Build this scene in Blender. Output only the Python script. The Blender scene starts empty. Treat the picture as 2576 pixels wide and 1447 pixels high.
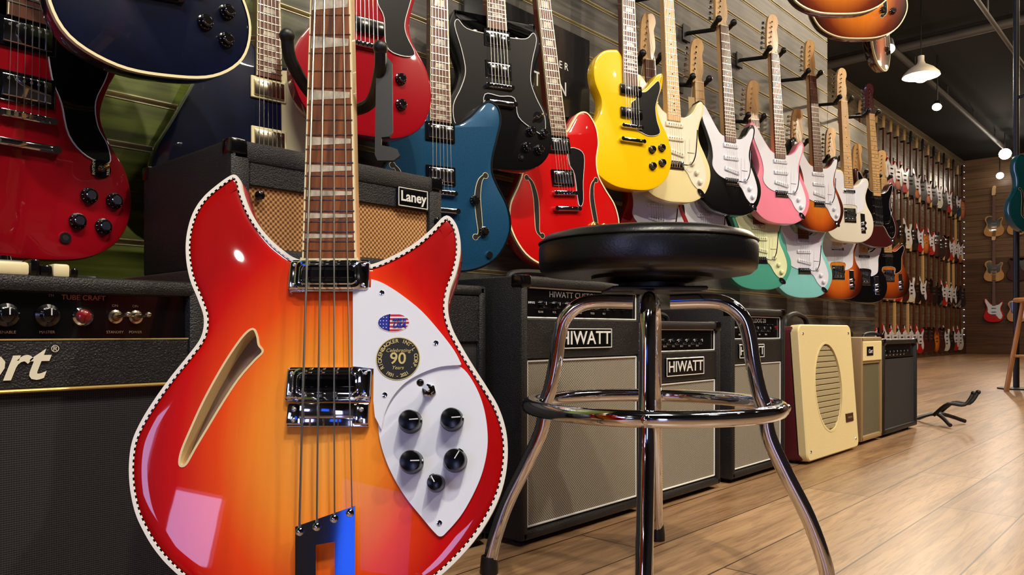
import bpy, bmesh, math, random
from mathutils import Vector, Matrix, geometry
random.seed(7)
S=bpy.context.scene
COL=S.collection
def C(r,g,b):
    f=lambda c:(c/255/12.92) if c/255<=.04045 else ((c/255+.055)/1.055)**2.4
    return (f(r),f(g),f(b),1)
# ------------------------------------------------------------ materials
def newmat(name):
    m=bpy.data.materials.new(name); m.use_nodes=True
    nt=m.node_tree; b=nt.nodes['Principled BSDF']
    return m,nt,b
def pmat(name,col,rough=.5,metal=0,coat=0,emit=0,bump=None,var=0,vscale=(8,8,8)):
    m,nt,b=newmat(name)
    b.inputs['Base Color'].default_value=col
    b.inputs['Roughness'].default_value=rough
    b.inputs['Metallic'].default_value=metal
    b.inputs['Coat Weight'].default_value=coat
    b.inputs['Coat Roughness'].default_value=.03
    if coat>=1:
        b.inputs['Specular IOR Level'].default_value=.15; b.inputs['Roughness'].default_value=max(rough,.35)
    if emit:
        b.inputs['Emission Color'].default_value=col
        b.inputs['Emission Strength'].default_value=emit
    if bump or var:
        tc=nt.nodes.new('ShaderNodeTexCoord')
    if bump:
        n=nt.nodes.new('ShaderNodeTexNoise'); n.inputs['Scale'].default_value=bump[0]; n.inputs['Detail'].default_value=3
        nt.links.new(tc.outputs['Object'],n.inputs['Vector'])
        bp=nt.nodes.new('ShaderNodeBump'); bp.inputs['Strength'].default_value=bump[1]; bp.inputs['Distance'].default_value=.002
        nt.links.new(n.outputs['Fac'],bp.inputs['Height']); nt.links.new(bp.outputs['Normal'],b.inputs['Normal'])
    if var:
        mp=nt.nodes.new('ShaderNodeMapping'); mp.inputs['Scale'].default_value=vscale
        n=nt.nodes.new('ShaderNodeTexNoise'); n.inputs['Scale'].default_value=1; n.inputs['Detail'].default_value=5
        nt.links.new(tc.outputs['Object'],mp.inputs['Vector']); nt.links.new(mp.outputs['Vector'],n.inputs['Vector'])
        r=nt.nodes.new('ShaderNodeValToRGB')
        r.color_ramp.elements[0].position=.3; r.color_ramp.elements[1].position=.7
        r.color_ramp.elements[0].color=tuple(c*(1-var) for c in col[:3])+(1,)
        r.color_ramp.elements[1].color=tuple(min(1,c*(1+var)) for c in col[:3])+(1,)
        nt.links.new(n.outputs['Fac'],r.inputs['Fac']); nt.links.new(r.outputs['Color'],b.inputs['Base Color'])
    return m
def mth(nt,op,a,b=None):
    n=nt.nodes.new('ShaderNodeMath'); n.operation=op
    for i,v in enumerate((a,b)):
        if v is None: continue
        if isinstance(v,(int,float)): n.inputs[i].default_value=v
        else: nt.links.new(v,n.inputs[i])
    return n.outputs[0]
def burst(name,stops,cx,cz,a,b_,grain=.12):
    m,nt,b=newmat(name)
    tc=nt.nodes.new('ShaderNodeTexCoord'); sp=nt.nodes.new('ShaderNodeSeparateXYZ')
    nt.links.new(tc.outputs['Object'],sp.inputs[0])
    X=mth(nt,'DIVIDE',mth(nt,'SUBTRACT',sp.outputs['X'],cx),a)
    Z=mth(nt,'DIVIDE',mth(nt,'SUBTRACT',sp.outputs['Z'],cz),b_)
    d=mth(nt,'SQRT',mth(nt,'ADD',mth(nt,'MULTIPLY',X,X),mth(nt,'MULTIPLY',Z,Z)))
    r=nt.nodes.new('ShaderNodeValToRGB')
    while len(r.color_ramp.elements)<len(stops): r.color_ramp.elements.new(.5)
    for e,(p,c) in zip(r.color_ramp.elements,stops): e.position=p; e.color=c
    nt.links.new(d,r.inputs['Fac'])
    mp=nt.nodes.new('ShaderNodeMapping'); mp.inputs['Scale'].default_value=(90,20,5)
    n=nt.nodes.new('ShaderNodeTexNoise'); n.inputs['Scale'].default_value=1; n.inputs['Detail'].default_value=4
    nt.links.new(tc.outputs['Object'],mp.inputs['Vector']); nt.links.new(mp.outputs['Vector'],n.inputs['Vector'])
    g=mth(nt,'ADD',mth(nt,'MULTIPLY',n.outputs['Fac'],grain*2),1-grain)
    mx=nt.nodes.new('ShaderNodeVectorMath'); mx.operation='SCALE'
    nt.links.new(r.outputs['Color'],mx.inputs[0]); nt.links.new(g,mx.inputs['Scale'])
    nt.links.new(mx.outputs[0],b.inputs['Base Color'])
    b.inputs['Roughness'].default_value=.4; b.inputs['Specular IOR Level'].default_value=.1; b.inputs['Coat Weight'].default_value=1; b.inputs['Coat Roughness'].default_value=.02
    return m
def weave(name,c1,c2,period=.004,rough=.8,diag=False):
    m,nt,b=newmat(name)
    tc=nt.nodes.new('ShaderNodeTexCoord'); sp=nt.nodes.new('ShaderNodeSeparateXYZ')
    nt.links.new(tc.outputs['Object'],sp.inputs[0])
    k=2*math.pi/period
    x=sp.outputs['X']; z=sp.outputs['Z']
    if diag:
        x,z=mth(nt,'ADD',x,z),mth(nt,'SUBTRACT',x,z)
    a=mth(nt,'SINE',mth(nt,'MULTIPLY',x,k)); c=mth(nt,'SINE',mth(nt,'MULTIPLY',z,k))
    f=mth(nt,'ADD',mth(nt,'MULTIPLY',mth(nt,'MULTIPLY',a,c),.5),.5)
    r=nt.nodes.new('ShaderNodeValToRGB'); r.color_ramp.elements[0].position=.3; r.color_ramp.elements[1].position=.7
    r.color_ramp.elements[0].color=c1; r.color_ramp.elements[1].color=c2
    nt.links.new(f,r.inputs['Fac']); nt.links.new(r.outputs['Color'],b.inputs['Base Color'])
    bp=nt.nodes.new('ShaderNodeBump'); bp.inputs['Strength'].default_value=.5; bp.inputs['Distance'].default_value=.001
    nt.links.new(f,bp.inputs['Height']); nt.links.new(bp.outputs['Normal'],b.inputs['Normal'])
    b.inputs['Roughness'].default_value=rough
    return m
CHROME=pmat('chrome',C(222,226,238),.06,1)
STEEL=pmat('steel_string',C(200,198,190),.3,1)
FRETM=pmat('fret_wire',C(205,185,140),.2,1)
NICKEL=pmat('aged_nickel',C(200,190,165),.22,1)
GOLD=pmat('gold',C(215,175,90),.25,1)
BLACKP=pmat('black_plastic',C(10,10,12),.15,0,.4)
KNOBB=pmat('black_knob_plastic',C(5,5,6),.22,0,0)
KNOBB.node_tree.nodes['Principled BSDF'].inputs['Specular IOR Level'].default_value=.35
BLACKM=pmat('black_rubber',C(12,12,13),.45)
TOLEX=pmat('black_tolex',C(20,20,22),.42,bump=(500,.8))
VINYL=pmat('black_vinyl',C(12,12,16),.33,bump=(300,.15))
WHITEP=pmat('white_plastic',C(228,232,244),.25,0,.3)
PARCH=pmat('parchment_plastic',C(236,230,205),.25,0,.3)
CREAM=pmat('cream_plastic',C(232,220,175),.3)
MINTP=pmat('pale_mint_plastic',C(222,228,180),.3)
PEARL=pmat('pearl_inlay',C(180,168,150),.25,var=.4,vscale=(120,50,60))
ROSE=pmat('rosewood',C(92,50,32),.4,var=.45,vscale=(150,30,8))
BUBINGA=pmat('figured_rosewood',C(112,60,26),.45,0,0,var=.65,vscale=(170,40,12))
BUBINGA.node_tree.nodes['Principled BSDF'].inputs['Specular IOR Level'].default_value=.25
MAPLE=pmat('maple',C(222,180,120),.3,0,.4,var=.15,vscale=(60,20,6))
MAHOG=pmat('mahogany',C(90,35,22),.3,0,.5,var=.2,vscale=(60,20,6))
HOLE=pmat('hollow_interior',C(140,116,98),.8)
DARK=pmat('black_void',C(4,4,4),.8)
REDJ=pmat('ruby_jewel',C(120,10,20),.08,0,1)
TAG=pmat('paper_tag',C(200,170,120),.7)
RED=pmat('cherry_gloss',C(150,6,22),.25,0,1)
RED2=pmat('bright_red_gloss',C(196,10,12),.25,0,1)
BLACKG=pmat('black_gloss',C(5,5,8),.12,0,1)
BLACKREFL=pmat('black_gloss_painted_reflection',C(7,14,40),.12,0,1,var=.4,vscale=(14,14,14))  # black guitar finish with dark blue reflections put into the colour
BLUEM=pmat('ocean_blue_metallic',C(22,70,104),.4,.2,1,var=.15,vscale=(300,300,300))
YEL=pmat('yellow_gloss',C(250,200,6),.25,0,1)
CRM=pmat('vintage_cream_gloss',C(240,226,168),.25,0,1)
PINK=pmat('shell_pink_gloss',C(244,140,165),.25,0,1)
SURF=pmat('surf_green_gloss',C(76,160,138),.25,0,1)
DAPH=pmat('pale_blue_gloss',C(136,210,208),.25,0,1)
WHT=pmat('white_gloss',C(232,228,210),.25,0,1)
TEAL=pmat('teal_gloss',C(10,72,76),.3,0,1)
MAROON=pmat('maroon_gloss',C(66,22,22),.25,0,1)
SB3=burst('three_tone_sunburst',[(0,C(230,150,50)),(.55,C(200,95,25)),(.8,C(90,25,10)),(1,C(14,8,6))],0,.18,.17,.25)
SBT=burst('tobacco_sunburst',[(0,C(220,130,40)),(.5,C(180,80,20)),(.85,C(70,20,8)),(1,C(20,8,6))],0,.2,.17,.25)
SBR=burst('amber_sunburst',[(0,C(250,170,50)),(.5,C(232,130,30)),(.8,C(120,44,14)),(1,C(36,12,8))],0,.2,.2,.26)
FIRE=burst('fireglo',[(0,C(246,168,74)),(.36,C(244,142,42)),(.60,C(234,74,12)),(.84,C(200,10,4)),(1,C(168,4,4))],-.012,.0,.172,.262,.10)
# ------------------------------------------------------------ mesh builder
_tc={}
def text_geom(s,size,shear=0,spacing=1,bold=0):
    key=(s,size,shear,spacing,bold)
    if key in _tc: return _tc[key]
    cu=bpy.data.curves.new('t','FONT'); cu.body=s; cu.size=size; cu.shear=shear; cu.align_x='CENTER'; cu.align_y='CENTER'
    cu.extrude=.0003; cu.resolution_u=3; cu.space_character=spacing; cu.offset=bold
    o=bpy.data.objects.new('t',cu); COL.objects.link(o)
    dg=bpy.context.evaluated_depsgraph_get(); dg.update()
    me=bpy.data.meshes.new_from_object(o.evaluated_get(dg))
    r=([v.co.copy() for v in me.vertices],[tuple(p.vertices) for p in me.polygons])
    bpy.data.objects.remove(o); bpy.data.meshes.remove(me); bpy.data.curves.remove(cu)
    _tc[key]=r
    return r
class MB:
    def __init__(s): s.v=[]; s.f=[]; s.m=[]
    def add(s,vs,fs,mi=0,M=None):
        b=len(s.v)
        s.v+= [ (M@Vector(v)) if M else Vector(v) for v in vs]
        s.f+= [tuple(b+i for i in f) for f in fs]; s.m+=[mi]*len(fs)
        return s
    def box(s,x0,x1,y0,y1,z0,z1,mi=0,bev=0,seg=2,M=None):
        if x0>x1:x0,x1=x1,x0
        if y0>y1:y0,y1=y1,y0
        if z0>z1:z0,z1=z1,z0
        bm=bmesh.new(); bmesh.ops.create_cube(bm,size=1)
        for v in bm.verts:
            v.co=Vector(((x0+x1)/2+v.co.x*(x1-x0),(y0+y1)/2+v.co.y*(y1-y0),(z0+z1)/2+v.co.z*(z1-z0)))
        if bev: bmesh.ops.bevel(bm,geom=bm.edges[:],offset=bev,segments=seg,affect='EDGES',profile=.5)
        bm.verts.index_update()
        s.add([v.co.copy() for v in bm.verts],[tuple(v.index for v in f.verts) for f in bm.faces],mi,M); bm.free(); return s
    def lathe(s,p0,axis,prof,n=20,mi=0):
        ax=Vector(axis).normalized(); a=ax.orthogonal().normalized(); b=ax.cross(a); p0=Vector(p0)
        vs=[];fs=[]
        for r,h in prof:
            for i in range(n):
                t=2*math.pi*i/n; vs.append(p0+ax*h+(a*math.cos(t)+b*math.sin(t))*r)
        for k in range(len(prof)-1):
            for i in range(n):
                j=(i+1)%n; fs.append((k*n+i,k*n+j,(k+1)*n+j,(k+1)*n+i))
        fs.append(tuple(range(n))[::-1]); fs.append(tuple((len(prof)-1)*n+i for i in range(n)))
        return s.add(vs,fs,mi)
    def cyl(s,p0,p1,r,n=12,mi=0,r2=None):
        p0=Vector(p0);p1=Vector(p1); L=(p1-p0).length
        return s.lathe(p0,p1-p0,[(r,0),(r if r2 is None else r2,L)],n,mi)
    def ball(s,p,r,n=12,mi=0,sz=1):
        k=8
        return s.lathe(p,(0,0,1),[(max(r*math.sin(math.pi*i/k),r*.02),-r*sz*math.cos(math.pi*i/k)) for i in range(k+1)],n,mi)
    def tube(s,pts,r,n=10,mi=0,closed=False):
        pts=[Vector(p) for p in pts]; N=len(pts); vs=[];fs=[]
        prev=None
        for i,p in enumerate(pts):
            if closed: d=pts[(i+1)%N]-pts[i-1]
            else: d=pts[min(i+1,N-1)]-pts[max(i-1,0)]
            d.normalize()
            if prev is None: a=d.orthogonal().normalized()
            else:
                a=(prev-d*prev.dot(d)); a.normalize()
            prev=a; b=d.cross(a)
            for k in range(n):
                t=2*math.pi*k/n; vs.append(p+(a*math.cos(t)+b*math.sin(t))*r)
        M=N if closed else N-1
        for i in range(M):
            for k in range(n):
                l=(k+1)%n; j=(i+1)%N
                fs.append((i*n+k,i*n+l,j*n+l,j*n+k))
        if not closed:
            fs.append(tuple(range(n))[::-1]); fs.append(tuple((N-1)*n+k for k in range(n)))
        return s.add(vs,fs,mi)
    def prism(s,pts,y0,y1,mi=0):
        n=len(pts)
        vs=[(p[0],y0,p[1]) for p in pts]+[(p[0],y1,p[1]) for p in pts]
        fs=[tuple(range(n)),tuple(range(n,2*n))[::-1]]+[(i,(i+1)%n,n+(i+1)%n,n+i) for i in range(n)]
        return s.add(vs,fs,mi)
    def text(s,t,size,x,y,z,mi=0,sx=1,shear=0,rot=0,spacing=1,bold=0):
        vs,fs=text_geom(t,size,shear,spacing,bold)
        M=Matrix.Translation((x,y,z))@Matrix.Rotation(rot,4,'Y')@Matrix.Rotation(math.pi/2,4,'X')@Matrix.Diagonal((sx,1,1,1))
        return s.add(vs,fs,mi,M)
    def build(s,name,mats,parent=None,loc=(0,0,0),rot=(0,0,0),sharp=35,recalc=True):
        me=bpy.data.meshes.new(name)
        me.from_pydata([tuple(v) for v in s.v],[],s.f)
        if not isinstance(mats,(list,tuple)): mats=[mats]
        for m in mats: me.materials.append(m)
        for p,mi in zip(me.polygons,s.m): p.material_index=mi
        bm=bmesh.new(); bm.from_mesh(me)
        if recalc: bmesh.ops.recalc_face_normals(bm,faces=bm.faces[:])
        for f in bm.faces: f.smooth=True
        for e in bm.edges:
            e.smooth = len(e.link_faces)==2 and e.calc_face_angle(0)<math.radians(sharp)
        bm.to_mesh(me); bm.free()
        o=bpy.data.objects.new(name,me); COL.objects.link(o)
        if parent: o.parent=parent
        o.location=loc; o.rotation_euler=rot
        return o
def top(name,label,cat,loc=(0,0,0),rot=(0,0,0),group=None,o=None):
    if o is None:
        o=bpy.data.objects.new(name,None); COL.objects.link(o); o.empty_display_size=.1
        o.location=loc; o.rotation_euler=rot
    o['label']=label; o['category']=cat
    if group: o['group']=group
    return o
def struct(o): o['kind']='structure'; return o
def smooth(pts,n=6,closed=True):
    out=[];N=len(pts)
    rng=range(N) if closed else range(N-1)
    for i in rng:
        if closed: p=[Vector(pts[(i+k)%N]) for k in (-1,0,1,2)]
        else: p=[Vector(pts[max(0,min(N-1,i+k))]) for k in (-1,0,1,2)]
        for k in range(n):
            t=k/n
            out.append(.5*((2*p[1])+(p[2]-p[0])*t+(2*p[0]-5*p[1]+4*p[2]-p[3])*t*t+(3*p[1]-3*p[2]+p[3]-p[0])*t**3))
    if not closed: out.append(Vector(pts[-1]))
    return out
def area(pts): return sum(a[0]*b[1]-b[0]*a[1] for a,b in zip(pts,pts[1:]+pts[:1]))/2
def inset(pts,d):
    sgn=1 if area(pts)>0 else -1; n=len(pts); out=[]
    for i in range(n):
        a=Vector(pts[i-1]);b=Vector(pts[(i+1)%n]); t=(b-a)
        if t.length<1e-9: out.append(Vector(pts[i])); continue
        t.normalize(); nrm=Vector((-t.y,t.x))*sgn
        out.append(Vector(pts[i])+nrm*d)
    return out
def ringbody(mb,pts,prof,mi=0,hole=None,holemi=1,holedepth=.012):
    n=len(pts); vs=[];fs=[]
    for ins,y in prof:
        vs+=[(p[0],y,p[1]) for p in inset(pts,ins)]
    for k in range(len(prof)-1):
        for i in range(n):
            j=(i+1)%n; fs.append((k*n+i,k*n+j,(k+1)*n+j,(k+1)*n+i))
    L=(len(prof)-1)*n; yf=prof[-1][1]
    if not hole:
        fs.append(tuple(range(n))[::-1])
        fs.append(tuple(L+i for i in range(n))); mb.add(vs,fs,mi)
    else:
        for t in geometry.tessellate_polygon([[Vector((p[0],p[1],0)) for p in inset(pts,prof[0][0])]]): fs.append(tuple(t))
        h=len(hole); b=len(vs)
        vs+=[(p[0],yf,p[1]) for p in hole]
        outer=[Vector((p[0],p[1],0)) for p in inset(pts,prof[-1][0])]
        tri=geometry.tessellate_polygon([outer,[Vector((p[0],p[1],0)) for p in hole]])
        for t in tri: fs.append(tuple((L+i) if i<n else b+i-n for i in t))
        mb.add(vs,fs,mi)
        hv=[(p[0],yf,p[1]) for p in hole]+[(p[0],yf+holedepth,p[1]) for p in hole]
        hf=[(i,(i+1)%h,h+(i+1)%h,h+i) for i in range(h)]+[tuple(range(h,2*h))]
        mb.add(hv,hf,holemi)
    return mb
def band(mb,pts,i0,i1,y,mi=0,ybk=None):
    a=inset(pts,i0) if i0 else [Vector(p) for p in pts]; b=inset(pts,i1); n=len(pts)
    vs=[(p[0],y,p[1]) for p in a]+[(p[0],y,p[1]) for p in b]
    fs=[(i,(i+1)%n,n+(i+1)%n,n+i) for i in range(n)]
    if ybk is not None:
        vs+=[(p[0],ybk,p[1]) for p in a]; fs+=[(2*n+i,2*n+(i+1)%n,(i+1)%n,i) for i in range(n)]
    mb.add(vs,fs,mi); return mb
# ------------------------------------------------------------ camera
A=math.atan2(.9225,1); F=Vector((math.cos(A),math.sin(A),0)); R=Vector((math.sin(A),-math.cos(A),0)); RZ=A-math.pi/2
cam=bpy.data.cameras.new('camera'); co=bpy.data.objects.new('camera',cam); COL.objects.link(co)
co.location=(0,0,.42); co.rotation_euler=(math.pi/2,0,RZ); cam.sensor_width=36; cam.lens=26.69; cam.shift_y=.0433; cam.clip_start=.05
S.camera=co
# ------------------------------------------------------------ room
def floor_mat():
    m,nt,b=newmat('oak_laminate_floor')
    tc=nt.nodes.new('ShaderNodeTexCoord')
    br=nt.nodes.new('ShaderNodeTexBrick'); br.inputs['Scale'].default_value=1; br.inputs['Brick Width'].default_value=1.25; br.inputs['Row Height'].default_value=.16
    br.inputs['Mortar Size'].default_value=.0018; br.inputs['Color1'].default_value=C(184,148,110); br.inputs['Color2'].default_value=C(152,117,84); br.inputs['Mortar'].default_value=C(70,46,32)
    br.offset=.37
    nt.links.new(tc.outputs['Object'],br.inputs['Vector'])
    def nz(sc,det,dist,p0,c0,p1):
        mp=nt.nodes.new('ShaderNodeMapping'); mp.inputs['Scale'].default_value=sc
        n=nt.nodes.new('ShaderNodeTexNoise'); n.inputs['Scale'].default_value=1; n.inputs['Detail'].default_value=det; n.inputs['Distortion'].default_value=dist
        nt.links.new(tc.outputs['Object'],mp.inputs['Vector']); nt.links.new(mp.outputs['Vector'],n.inputs['Vector'])
        r=nt.nodes.new('ShaderNodeValToRGB'); r.color_ramp.elements[0].position=p0; r.color_ramp.elements[0].color=c0; r.color_ramp.elements[1].position=p1; r.color_ramp.elements[1].color=(1,1,1,1)
        nt.links.new(n.outputs['Fac'],r.inputs['Fac']); return r.outputs['Color']
    def mul(a,b_,f):
        mx=nt.nodes.new('ShaderNodeMix'); mx.data_type='RGBA'; mx.blend_type='MULTIPLY'; mx.inputs[0].default_value=f
        nt.links.new(a,mx.inputs[6]); nt.links.new(b_,mx.inputs[7]); return mx.outputs[2]
    c=mul(br.outputs['Color'],nz((2.2,28,1),7,.8,.32,(.45,.39,.33,1),.62),.7)
    c=mul(c,nz((6,90,1),6,1.5,.38,(.5,.43,.37,1),.52),.55)
    nt.links.new(c,b.inputs['Base Color']); b.inputs['Roughness'].default_value=.32
    return m
def slat_mat(name,c1,c2,green=None):
    m,nt,b=newmat(name)
    tc=nt.nodes.new('ShaderNodeTexCoord')
    mp=nt.nodes.new('ShaderNodeMapping'); mp.inputs['Scale'].default_value=(3,1,45)
    n=nt.nodes.new('ShaderNodeTexNoise'); n.inputs['Scale'].default_value=1; n.inputs['Detail'].default_value=8; n.inputs['Distortion'].default_value=.4
    nt.links.new(tc.outputs['Object'],mp.inputs['Vector']); nt.links.new(mp.outputs['Vector'],n.inputs['Vector'])
    r=nt.nodes.new('ShaderNodeValToRGB'); r.color_ramp.elements[0].position=.3; r.color_ramp.elements[1].position=.7
    r.color_ramp.elements[0].color=c1; r.color_ramp.elements[1].color=c2
    nt.links.new(n.outputs['Fac'],r.inputs['Fac']); out=r.outputs['Color']
    if green:  # green light on the left boards is painted into their colour
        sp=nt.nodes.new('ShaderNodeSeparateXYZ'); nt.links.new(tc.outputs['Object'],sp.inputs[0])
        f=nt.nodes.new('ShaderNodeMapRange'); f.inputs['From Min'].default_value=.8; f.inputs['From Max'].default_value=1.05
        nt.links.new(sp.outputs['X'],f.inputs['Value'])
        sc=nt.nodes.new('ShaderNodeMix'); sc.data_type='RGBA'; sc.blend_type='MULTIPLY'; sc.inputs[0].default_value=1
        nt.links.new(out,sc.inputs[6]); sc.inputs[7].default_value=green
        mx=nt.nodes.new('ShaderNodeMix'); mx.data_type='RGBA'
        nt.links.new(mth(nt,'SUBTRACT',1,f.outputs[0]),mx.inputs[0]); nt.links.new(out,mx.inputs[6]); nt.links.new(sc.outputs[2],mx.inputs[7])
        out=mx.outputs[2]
    nt.links.new(out,b.inputs['Base Color']); b.inputs['Roughness'].default_value=.4
    return m
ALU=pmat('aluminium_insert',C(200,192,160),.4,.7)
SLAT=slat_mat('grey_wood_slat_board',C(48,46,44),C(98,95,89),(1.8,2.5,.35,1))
SLATL=slat_mat('pale_wood_slat_board',C(96,82,64),C(138,122,96))
SLATB=slat_mat('brown_wood_panel',C(62,38,24),C(104,68,42))
FLOOR=floor_mat()
CEIL=pmat('dark_ceiling_paint',C(18,17,16),.9,bump=(3,.2))
PLAST=pmat('dark_plaster',C(50,45,43),.9,bump=(30,.1))
struct(MB().box(-3.1,16.8,-3.6,3.6,-.06,0).build('floor',FLOOR))
struct(MB().box(-3.1,16.8,-3.6,3.6,3.7,3.76).build('ceiling',CEIL))
def slatwall(name,x0,x1,y,z0,z1,mats,pitch=.1):
    mb=MB(); z=z0
    while z<z1-1e-6:
        zt=min(z+pitch,z1)
        mb.box(x0,x1,y,y+.02,z+.012,zt,0)
        mb.box(x0,x1,y+.010,y+.02,z,z+.012,1)
        mb.box(x0,x1,y-.0015,y+.012,z+.0105,z+.0125,1)
        mb.box(x0,x1,y-.0015,y+.012,zt-.001,zt+.001,1)
        z=zt
    mb.box(x0,x1,y+.02,y+.06,z0,z1,0)
    return struct(mb.build(name,mats))
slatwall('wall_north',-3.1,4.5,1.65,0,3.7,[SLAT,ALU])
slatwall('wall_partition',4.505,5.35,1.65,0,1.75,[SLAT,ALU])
slatwall('wall_recess',5.0,16.6,3.5,0,3.7,[SLATL,ALU],.12)
struct(MB().box(4.44,4.5,1.715,3.5,0,3.7).build('wall_return',PLAST))
mb=MB(); z=0
while z<3.69:
    mb.box(16.6,16.62,-3.6,3.5,z+.012,z+.12,0 if z>1.7 else 1); mb.box(16.61,16.64,-3.6,3.5,z,z+.013,0); z+=.12
struct(mb.build('wall_east',[slat_mat('tan_slat_board',C(100,76,54),C(140,108,78)),SLATB]))
struct(MB().box(5.4,16.58,3.48,3.5,0,.32).build('baseboard_recess',SLATB))
struct(MB().box(16.56,16.6,-3.5,3.46,0,.5).build('baseboard_east',SLATB))
struct(MB().box(-3.1,16.8,-3.66,-3.6,0,3.7).build('wall_south',PLAST))
mb=MB(); X0,X1=-3.16,-3.1
ws=[(-3.45,-2.55,.25,1.35),(-.62,-.25,.85,1.35),(-.13,.45,.95,1.9)]
e=-3.6
for a,b,zl,zh in ws:
    mb.box(X0,X1,e,a,0,3.7); mb.box(X0,X1,a,b,0,zl); mb.box(X0,X1,a,b,zh,3.7); e=b
mb.box(X0,X1,e,1.65,0,3.7)
struct(mb.build('wall_west',PLAST))
FR=pmat('window_frame_paint',C(40,40,42),.4)
for i,(a,b,zl,zh) in enumerate(ws):
    m=MB().box(X0,X1+.01,a,a+.03,zl,zh).box(X0,X1+.01,b-.03,b,zl,zh).box(X0,X1+.01,a,b,zl,zl+.03).box(X0,X1+.01,a,b,zh-.03,zh)
    struct(m.build('window_%d'%(i+1),FR))
blue_panel=top('added_glow_panel','added unseen blue glowing panel for reflections on the bass','reflection panel',(-3.1,-1.66,1.3))  # added glowing panel out of view, turns the bass tailpiece reflection blue
MB().box(0,.06,-.32,.32,-.32,.32,0,.006,2).build('housing',BLACKM,blue_panel)
MB().box(.058,.066,-.30,.30,-.30,.30,0).build('glow_face',pmat('blue_reflection_glow',(.02,.10,.75,1),.4,emit=1.3),blue_panel)
# ------------------------------------------------------------ generic electric guitar
STRAT=[(0.01,0),(.07,.006),(.125,.035),(.157,.09),(.160,.14),(.140,.19),(.118,.235),(.114,.27),(.125,.31),(.142,.345),(.147,.375),(.135,.392),(.112,.378),(.09,.345),(.06,.325),(.03,.32),(-.03,.33),(-.055,.35),(-.085,.39),(-.11,.43),(-.135,.455),(-.152,.45),(-.157,.42),(-.148,.37),(-.13,.32),(-.117,.275),(-.12,.235),(-.145,.18),(-.165,.12),(-.155,.065),(-.11,.02),(-.05,.002)]
TELE=[(0,0),(.08,.005),(.135,.035),(.16,.09),(.155,.15),(.125,.205),(.117,.25),(.13,.29),(.145,.325),(.135,.355),(.105,.355),(.075,.325),(.045,.31),(.03,.315),(-.03,.385),(-.06,.395),(-.11,.39),(-.143,.355),(-.145,.31),(-.12,.26),(-.118,.22),(-.145,.165),(-.163,.11),(-.15,.05),(-.1,.01)]
LP=[(0,0),(.08,.008),(.14,.045),(.165,.105),(.155,.165),(.125,.215),(.112,.25),(.118,.285),(.135,.32),(.135,.35),(.115,.355),(.09,.33),(.06,.305),(.03,.30),(-.03,.395),(-.06,.405),(-.105,.39),(-.135,.35),(-.135,.3),(-.112,.25),(-.12,.21),(-.15,.165),(-.166,.105),(-.145,.045),(-.08,.008)]
def mirr(h): return h+[(-x,z) for x,z in reversed(h) if x>0.001]
LPJ=[(x,z*1.12) for x,z in LP]
LPJ=[(x,z) if not(x>.13 and .38<z<.4) else (x+.004,z+.012) for x,z in LPJ]
DC=mirr([(0,0),(.08,.006),(.14,.042),(.167,.108),(.157,.178),(.122,.235),(.112,.28),(.125,.335),(.14,.385),(.132,.425),(.118,.44),(.098,.425),(.075,.38),(.045,.36),(.03,.36)])
SG=mirr([(0,0),(.09,.008),(.145,.045),(.165,.105),(.155,.165),(.125,.215),(.112,.255),(.122,.30),(.138,.34),(.14,.375),(.126,.41),(.115,.418),(.113,.395),(.095,.378),(.06,.372),(.03,.375)])
SEMI=mirr([(0,0),(.09,.008),(.16,.045),(.2,.115),(.195,.18),(.16,.235),(.14,.275),(.14,.32),(.155,.37),(.152,.42),(.125,.458),(.09,.455),(.06,.425),(.03,.395)])
ARCH=[(0,0),(.09,.008),(.16,.045),(.2,.115),(.195,.18),(.165,.235),(.150,.27),(.152,.31),(.166,.36),(.178,.41),(.17,.445),(.145,.458),(.12,.445),(.08,.405),(.03,.385),(-.03,.45),(-.08,.46),(-.13,.44),(-.155,.40),(-.157,.35),(-.14,.3),(-.142,.265),(-.165,.23),(-.197,.175),(-.2,.11),(-.155,.04),(-.08,.006)]
OFFB=[(0,0),(.09,.01),(.15,.05),(.165,.11),(.155,.17),(.13,.22),(.12,.27),(.13,.33),(.14,.37),(.12,.385),(.08,.36),(.03,.34),(-.03,.37),(-.05,.43),(-.075,.44),(-.11,.37),(-.15,.28),(-.20,.18),(-.235,.11),(-.24,.05),(-.2,.01),(-.1,.0)]
SHAPES={'strat':(STRAT,.14,.335),'tele':(TELE,.125,.33),'lp':(LP,.18,.34),'lpj':(LPJ,.205,.375),'dc':(DC,.205,.375),'sg':(SG,.225,.415),'semi':(SEMI,.215,.415),'arch':(ARCH,.20,.415),'offset':(OFFB,.13,.34)}
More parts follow.
